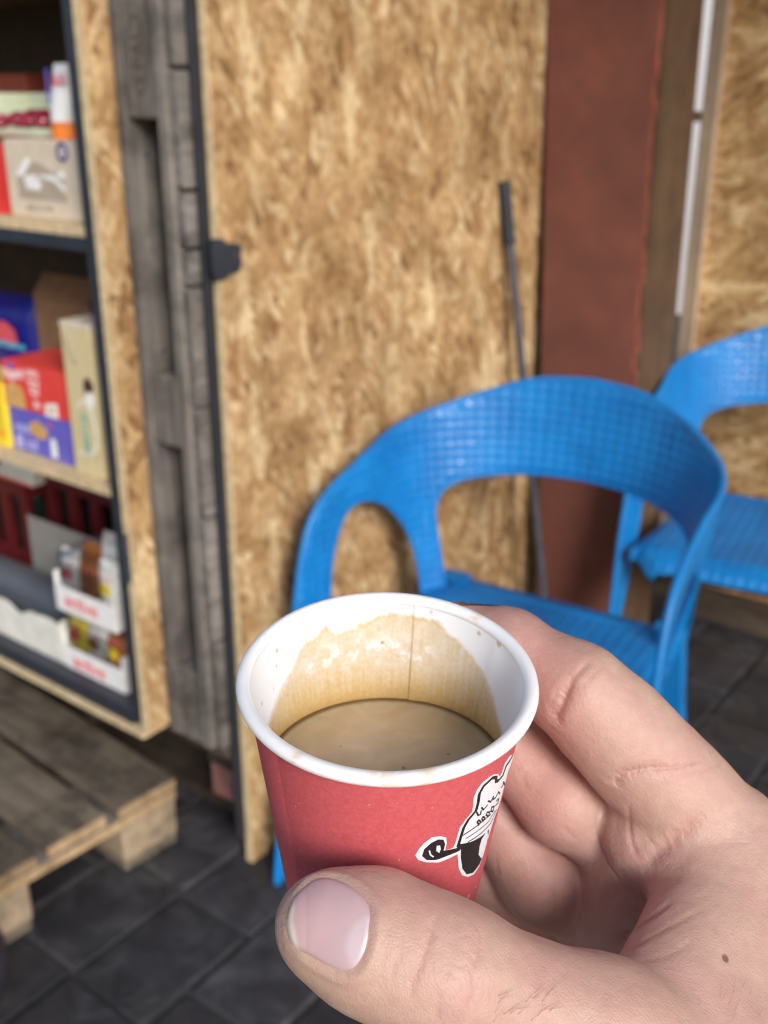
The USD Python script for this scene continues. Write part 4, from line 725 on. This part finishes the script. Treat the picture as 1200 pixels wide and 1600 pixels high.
# ---- hand mesh
CREASES = [  # (points in the sight lines of the photograph's frame, width mm, depth mm)
    ([(862, 1132), (872, 1108), (884, 1080), (899, 1054)], 1.3, 1.0), ([(868, 1126), (876, 1106), (886, 1078), (901, 1053), (928, 1028)], .6, .7), ([(856, 1112), (866, 1090), (872, 1068)], .5, .35), ([(905, 1080), (930, 1052), (948, 1036)], .45, .25),
    ([(950, 1226), (962, 1218), (985, 1209), (1015, 1202), (1050, 1198)], 1.2, .8), ([(950, 1226), (962, 1218), (985, 1209), (1015, 1202), (1060, 1198), (1100, 1186)], .4, .7), ([(1060, 1215), (1110, 1200), (1150, 1175)], .5, .25),
    ([(936, 1256), (932, 1294), (944, 1337), (962, 1368), (985, 1402)], .6, .8), ([(985, 1256), (983, 1294), (991, 1329), (1006, 1354)], .55, .6),
    ([(1000, 1360), (1037, 1324), (1072, 1294), (1104, 1262)], 1.3, .8), ([(1006, 1300), (1040, 1345)], .5, .3), ([(1085, 1310), (1130, 1285), (1165, 1262)], .6, .25),
    ([(948, 1492), (975, 1465), (1010, 1438), (1055, 1405)], .7, .6), ([(960, 1500), (1010, 1468), (1060, 1440), (1110, 1415)], .6, .35), ([(985, 1503), (1050, 1490), (1100, 1455)], .6, .22),
    ([(688, 1420), (677, 1447), (667, 1480), (656, 1512), (646, 1540), (639, 1572)], .55, .55), ([(628, 1484), (616, 1510), (611, 1537)], .45, .25), ([(742, 1440), (750, 1473), (740, 1512), (741, 1547), (726, 1590)], .55, .5),
    ([(700, 1500), (720, 1512), (735, 1500)], .4, .22), ([(690, 1530), (705, 1520), (722, 1532)], .4, .2), ([(688, 1545), (684, 1575), (676, 1600)], .45, .3), ([(712, 1470), (728, 1462), (742, 1468)], .4, .18),
    ([(860, 1385), (868, 1410), (866, 1436)], .6, .5), ([(880, 1290), (900, 1312)], .6, .4), ([(775, 1330), (779, 1375)], .5, .35), ([(815, 1210), (826, 1240)], .5, .25)]
NAIL = [(479, 1376), (503, 1367), (530, 1371), (555, 1385), (572, 1401), (582, 1419), (582, 1447), (577, 1480), (567, 1505), (555, 1519), (537, 1524), (512, 1515), (480, 1496), (458, 1480), (449, 1460), (447, 1435), (457, 1405)]
lines3 = []; sm = [smooth_line(pts, 6) for pts, _, _ in CREASES]; allq = np.vstack(sm); PP, OK = march(body_sdf, allq[:, 0], allq[:, 1]); at_ = np.cumsum([0] + [len(q) for q in sm])
for i_, (pts, wd, dp) in enumerate(CREASES):
    P = PP[at_[i_]:at_[i_ + 1]][OK[at_[i_]:at_[i_ + 1]]]
    if len(P) > 1:
        n = np.concatenate([np.linspace(P[i], P[i + 1], max(2, int(np.linalg.norm(P[i + 1] - P[i]) / .25)), endpoint=False) for i in range(len(P) - 1) if np.linalg.norm(P[i + 1] - P[i]) < 6] or [P])
        n = n + (meshkit.fbm(n * 1.1 + i_ * 3.3, 2, 5)[:, None] - .5) * np.array([.9, .9, .3]); lines3.append((n, wd, dp))
nq = chaikin(NAIL, 3); nP, _ = march(body_sdf, nq[:, 0], nq[:, 1])
nl = np.concatenate([np.linspace(nP[i], nP[(i + 1) % len(nP)], 4, endpoint=False) for i in range(len(nP))])
TREES = [(cKDTree(n), wd, dp * (.42 if wd < .65 else .8), np.append(np.clip(np.sin(np.linspace(0, np.pi, len(n))) * 1.6, 0, 1) * (.7 + .6 * meshkit.fbm(n * .9, 2, 9)), 0)) for n, wd, dp in lines3]; NT = cKDTree(nl); nail_in = Polygon(nq)
def detail(p, d):
    """Creases, nail bed and unevenness on top of the smooth form."""
    for t, wd, dp, tw in TREES:
        r, ix = t.query(p, distance_upper_bound=wd * 5); r = np.where(np.isfinite(r), r, 99.); dp = dp * tw[ix]
        wd = wd * 1.25; d = d + dp * np.exp(-(r / wd) ** 2)
    r, _ = NT.query(p, distance_upper_bound=4); r = np.where(np.isfinite(r), r, 99.)
    u_, v_ = 600 + FPX * p[:, 0] / p[:, 2], 800 + FPX * p[:, 1] / p[:, 2]
    near = (np.abs(u_ - 515) < 90) & (np.abs(v_ - 1445) < 100) & (p[:, 2] < 197)
    ins = np.zeros(len(p), bool)
    if near.any():
        import shapely; ins[near] = shapely.contains_xy(nail_in, u_[near], v_[near])
    fade = np.clip((u_ - 452) / 25, 0, 1)
    d = d + np.where(ins, .55 * np.clip(r / 1.2, 0, 1), 0) + np.where(near, .12 * np.exp(-(r / .6) ** 2) - np.where(ins, 0, .3 * np.exp(-((r - 1.2) / 1.0) ** 2) * fade), 0)
    d = d - (meshkit.fbm(p / 9.0 + 40, 2, 2) - .5) * .8 - (meshkit.fbm(p / 2.2 + 9, 2, 6) - .5) * .12
    return d
def surface_nets(f_fine, f_coarse, lo, hi, h, B=6):
    nb = np.ceil((hi - lo) / (h * B)).astype(int); cells = np.stack(np.meshgrid(*[np.arange(n) for n in nb], indexing='ij'), -1).reshape(-1, 3)
    ctr = lo + (cells + .5) * h * B; keep = np.abs(f_coarse(ctr)) < h * B * .5 * 1.75 + 1.2; cells = cells[keep]
    o = np.stack(np.meshgrid(*[np.arange(B + 1)] * 3, indexing='ij'), -1).reshape(-1, 3); key = {}; dims = nb * B + 1
    idx = (cells[:, None] * B + o[None]).reshape(-1, 3); lin = (idx[:, 0] * dims[1] + idx[:, 1]) * dims[2] + idx[:, 2]; ul, first = np.unique(lin, return_index=True); idx = idx[first]
    P = lo + idx * h; d = np.concatenate([f_coarse(c) for c in np.array_split(P, max(1, len(P) // 400000))]); nr = np.abs(d) < 2.2
    d[nr] = f_fine(P[nr], d[nr]); dense = np.full(dims.prod(), np.nan, np.float32); dense[ul] = d; D = dense.reshape(dims)
    c8 = [D[i:dims[0] - 1 + i, j:dims[1] - 1 + j, k:dims[2] - 1 + k] for i in (0, 1) for j in (0, 1) for k in (0, 1)]
    neg = sum((c < 0).astype(np.int8) for c in c8); nan = sum(np.isnan(c) for c in c8); act = (neg > 0) & (neg < 8) & (nan == 0); ci = np.argwhere(act)
    vid = np.full(act.shape, -1, np.int64); vid[act] = np.arange(len(ci)); vals = np.stack([c[act] for c in c8], 1); corner = np.array([(i, j, k) for i in (0, 1) for j in (0, 1) for k in (0, 1)], float)
    acc = np.zeros((len(ci), 3)); cnt = np.zeros(len(ci))
    for a in range(8):
        for b in range(a + 1, 8):
            if np.abs(corner[a] - corner[b]).sum() != 1: continue
            x = (vals[:, a] < 0) != (vals[:, b] < 0); t = np.where(x, vals[:, a] / np.where(x, vals[:, a] - vals[:, b], 1), 0)
            acc += np.where(x[:, None], corner[a] + (corner[b] - corner[a]) * t[:, None], 0); cnt += x
    V = lo + (ci + acc / cnt[:, None]) * h; F = []
    for ax in range(3):
        e = np.zeros(3, int); e[ax] = 1; s0 = D[tuple(slice(0, D.shape[k] - e[k]) for k in range(3))]; s1 = D[tuple(slice(e[k], D.shape[k]) for k in range(3))]
        x = np.argwhere(((s0 < 0) != (s1 < 0)) & ~np.isnan(s0) & ~np.isnan(s1)); b, c = (ax + 1) % 3, (ax + 2) % 3; x = x[(x[:, b] > 0) & (x[:, c] > 0)]
        ok = np.ones(len(x), bool)
        for k in range(3): ok &= x[:, k] < act.shape[k]
        x = x[ok]; fl = s0[tuple(x.T)] < 0; eb, ec = np.eye(3, dtype=int)[b], np.eye(3, dtype=int)[c]
        qd = np.stack([vid[tuple((x - eb - ec).T)], vid[tuple((x - ec).T)], vid[tuple(x.T)], vid[tuple((x - eb).T)]], 1); qd = np.where(fl[:, None], qd, qd[:, ::-1]); F.append(qd[(qd >= 0).all(1)])
    F = np.vstack(F); return V, np.vstack([F[:, [0, 1, 2]], F[:, [0, 2, 3]]])
HV, HF = surface_nets(lambda p, d: d, body_sdf, np.array([-26., 22, 172]), np.array([235., 265, 335]), 1.1)
_n = np.cross(HV[HF[:200, 1]] - HV[HF[:200, 0]], HV[HF[:200, 2]] - HV[HF[:200, 0]]); WIND = np.sign((_n * normal_of(body_sdf, HV[HF[:200, 0]])).sum(1)).mean().round()
def facing(V, F):
    c = V[F].mean(1); u, v = 600 + FPX * c[:, 0] / c[:, 2], 800 + FPX * c[:, 1] / c[:, 2]; n = np.cross(V[F[:, 1]] - V[F[:, 0]], V[F[:, 2]] - V[F[:, 0]]) * WIND
    return (u > 400) & (u < 1230) & (v > 890) & (v < 1625) & ((n * c).sum(1) < 0)
for _ in range(2):                                                  # finer where the skin is seen, then laid back on the smooth form
    fi = facing(HV, HF); NV_, NF_ = trimesh.remesh.subdivide(HV, HF, face_index=np.nonzero(fi)[0]); HV, HF = np.array(NV_), np.array(NF_)
hn = normal_of(body_sdf, HV, .25); HV = HV - hn * np.clip(body_sdf(HV), -.3, .3)[:, None]; HV = HV - hn * detail(HV, 0.)[:, None]
# real colour of the skin: pale, pinker where it folds, at the joints and on the fingers' pads
u_, v_ = 600 + FPX * HV[:, 0] / HV[:, 2], 800 + FPX * HV[:, 1] / HV[:, 2]
skin = np.array([.455, .295, .245]); pink = np.array([.40, .19, .172]); tanc = np.array([.44, .295, .225]); pale = np.array([.55, .41, .36])
n1 = meshkit.fbm(HV / 7 + 3, 3, 1); n2 = meshkit.fbm(HV / 1.6 + 3, 3, 4)
pk = np.clip((n1 - .42) * 2.2, 0, 1) * .6; ck = np.zeros(len(HV))
for t, wd, dp, tw in TREES:
    r, ix = t.query(HV, distance_upper_bound=9); r = np.where(np.isfinite(r), r, 99.); tw = tw[ix]; pk = np.maximum(pk, .30 * np.exp(-(r / 2.0) ** 2) * min(1, dp * 2.5) * tw); ck = np.maximum(ck, np.exp(-(r / .30) ** 2) * min(1, dp * 2.2) * tw)
fing = np.clip((960 - u_) / 90, 0, 1) * (HV[:, 2] > 225); pk = np.maximum(pk, fing * .6)
hc = skin + (pale - skin) * np.clip((n1 - .5) * 1.5, 0, 1)[:, None] * .9
thumb = np.clip((700 - u_) / 200, 0, 1) * (HV[:, 2] < 215); hc = hc + (tanc - hc) * (thumb * .6)[:, None]
hc = hc + (pink - hc) * pk[:, None]; hc = hc + (np.array([.28, .12, .10]) - hc) * (ck * .6)[:, None]; hc *= (1 + (n2 - .5) * .16)[:, None]
m_, _ = march(body_sdf, np.array([1133.]), np.array([1498.])); dm = np.linalg.norm(HV - m_[0] - [0, 0, 0], axis=1); mk = np.clip((1.0 - dm) / .35, 0, 1) * .8; hc = hc + (np.array([.10, .05, .035]) - hc) * mk[:, None]
M_SKIN = vcol('skin', .52, .16, (1, .32, .18), .0035, ({'g': ('geometry', {}), 'v': ('voronoi_texture', {'scale': 1500.0, 'feature': 'distance_to_edge'}), 'w': ('noise_texture', {'scale': 420.0, 'detail': 5.0, 'roughness': .7}), 'mm': ('mapping', {'scale': (900, 3000, 900), 'rotation': (.4, .2, .7)}), 'l': ('noise_texture', {'scale': 1.0, 'detail': 3.0}),
    'a1': ('math', {'math_type': 'multiply_add', 'value2': .8}), 'a2': ('math', {'math_type': 'multiply_add', 'value2': .9}), 'b': ('bump', {'strength': .55, 'distance': .00025}), 'rr': ('map_range', {'from_min': .3, 'from_max': .7, 'to_min': .38, 'to_max': .56})},
    [('g.position', 'v.vector'), ('g.position', 'w.vector'), ('g.position', 'mm.vector'), ('mm.vector', 'l.vector'), ('v.distance', 'a1.value1'), ('w.fac', 'a1.value3'), ('l.fac', 'a2.value1'), ('a1.value', 'a2.value3'), ('a2.value', 'b.height'), ('b.normal', 'p.normal'), ('w.fac', 'rr.value'), ('rr.result', 'p.roughness')]), spec=.33)
per = Thing('person', 'right hand holding the red paper cup, thumb in front and fingers behind it', 'person', to_world([T_CMC])[0])
per.part('hand', hw((HV, HF)), M_SKIN, True, col=hc)
# thumbnail: a plate lying in its bed
gx, gy = np.meshgrid(np.arange(440, 590, 1.5), np.arange(1360, 1530, 1.5)); import shapely
ins = shapely.contains_xy(nail_in.buffer(.8), gx, gy); P, ok = march(body_sdf, gx.ravel(), gy.ravel()); Nn = normal_of(body_sdf, P); r, _ = NT.query(P)
free = np.clip((478 - gx.ravel()) / 18, 0, 1)
NV = P + Nn * (np.where(r < 1.4, -.45 + .45 * np.sin(np.clip(r / 1.4, 0, 1) * np.pi / 2), .0) + free * .42 )[:, None]
k = np.arange(gx.size).reshape(gx.shape); cell = ins[:-1, :-1] & ins[1:, :-1] & ins[:-1, 1:] & ins[1:, 1:]
q = np.stack([k[:-1, :-1], k[1:, :-1], k[1:, 1:], k[:-1, 1:]], -1)[cell]; used = np.unique(q); re = np.full(gx.size, -1); re[used] = np.arange(len(used)); q = re[q]
X, Y = gx.ravel()[used], gy.ravel()[used]; nf = .45 + .3 * np.clip((X - 470) / 90, 0, 1)
nc = np.array([.52, .315, .325]) + (np.array([.56, .37, .39]) - np.array([.52, .315, .325])) * np.clip((nf - .4) * 3, 0, 1)[:, None]
lun = np.clip((1 - np.hypot((X - 588) / 52, (Y - 1480) / 55)) * 5, 0, 1) * .5; nc = nc + (np.array([.66, .54, .58]) - nc) * lun[:, None]
fe = np.clip((462 - X - (Y - 1430) * -.06 - np.abs(Y - 1440) * -.12) / 5, 0, 1); nc = nc + (np.array([.70, .60, .50]) - nc) * (fe * .85)[:, None]
NVu = NV[used]; thick = NVu + np.array([0, .1, .5]); V = np.vstack([NVu, thick]); ff = np.vstack([q[:, [0, 1, 2]], q[:, [0, 2, 3]]])
per.part('thumbnail', hw((V, np.vstack([ff, ff[:, ::-1] + len(NVu)])[:, ::-1])), vcol('nail', .34, .25, (1, .4, .3), .002, spec=.5), True, col=np.vstack([nc, nc]))
# a few fine hairs on the wrist side of the thumb
hp = []; hr = np.random.default_rng(3)
hs_ = [(hr.uniform(770, 860), hr.uniform(1545, 1598), hr.uniform(10, 40), hr.uniform(-45, -10)) for _ in range(22)] + [(hr.uniform(1090, 1190), hr.uniform(1540, 1598), hr.uniform(-12, 12), hr.uniform(-40, -20)) for _ in range(10)]
tt = np.linspace(0, 1, 6); qx = np.concatenate([x + a_ * tt for x, y, a_, b_ in hs_]); qy = np.concatenate([y + b_ * tt + 9 * tt * tt for x, y, a_, b_ in hs_]); P, ok = march(body_sdf, qx, qy); Nn = normal_of(body_sdf, P)
P = P + Nn * np.tile(.1 + .55 * np.sin(tt * 2.4), len(hs_))[:, None]
for i in range(len(hs_)):
    if ok[6 * i:6 * i + 6].all(): hp.append(to_world(P[6 * i:6 * i + 6]))
bc = UsdGeom.BasisCurves.Define(stage, per.path + '/hair'); bc.CreateTypeAttr('linear'); bc.CreateCurveVertexCountsAttr([6] * len(hp)); bc.CreatePointsAttr(Vt.Vec3fArray.FromNumpy((np.vstack(hp) - per.loc).astype(np.float32))); bc.CreateWidthsAttr(list(np.tile(np.linspace(.00005, .000012, 6), len(hp)))); bc.SetWidthsInterpolation('vertex')
UsdShade.MaterialBindingAPI.Apply(bc.GetPrim()).Bind(plain('hair', (.16, .10, .06), .5)); tag(bc, kind='stuff')
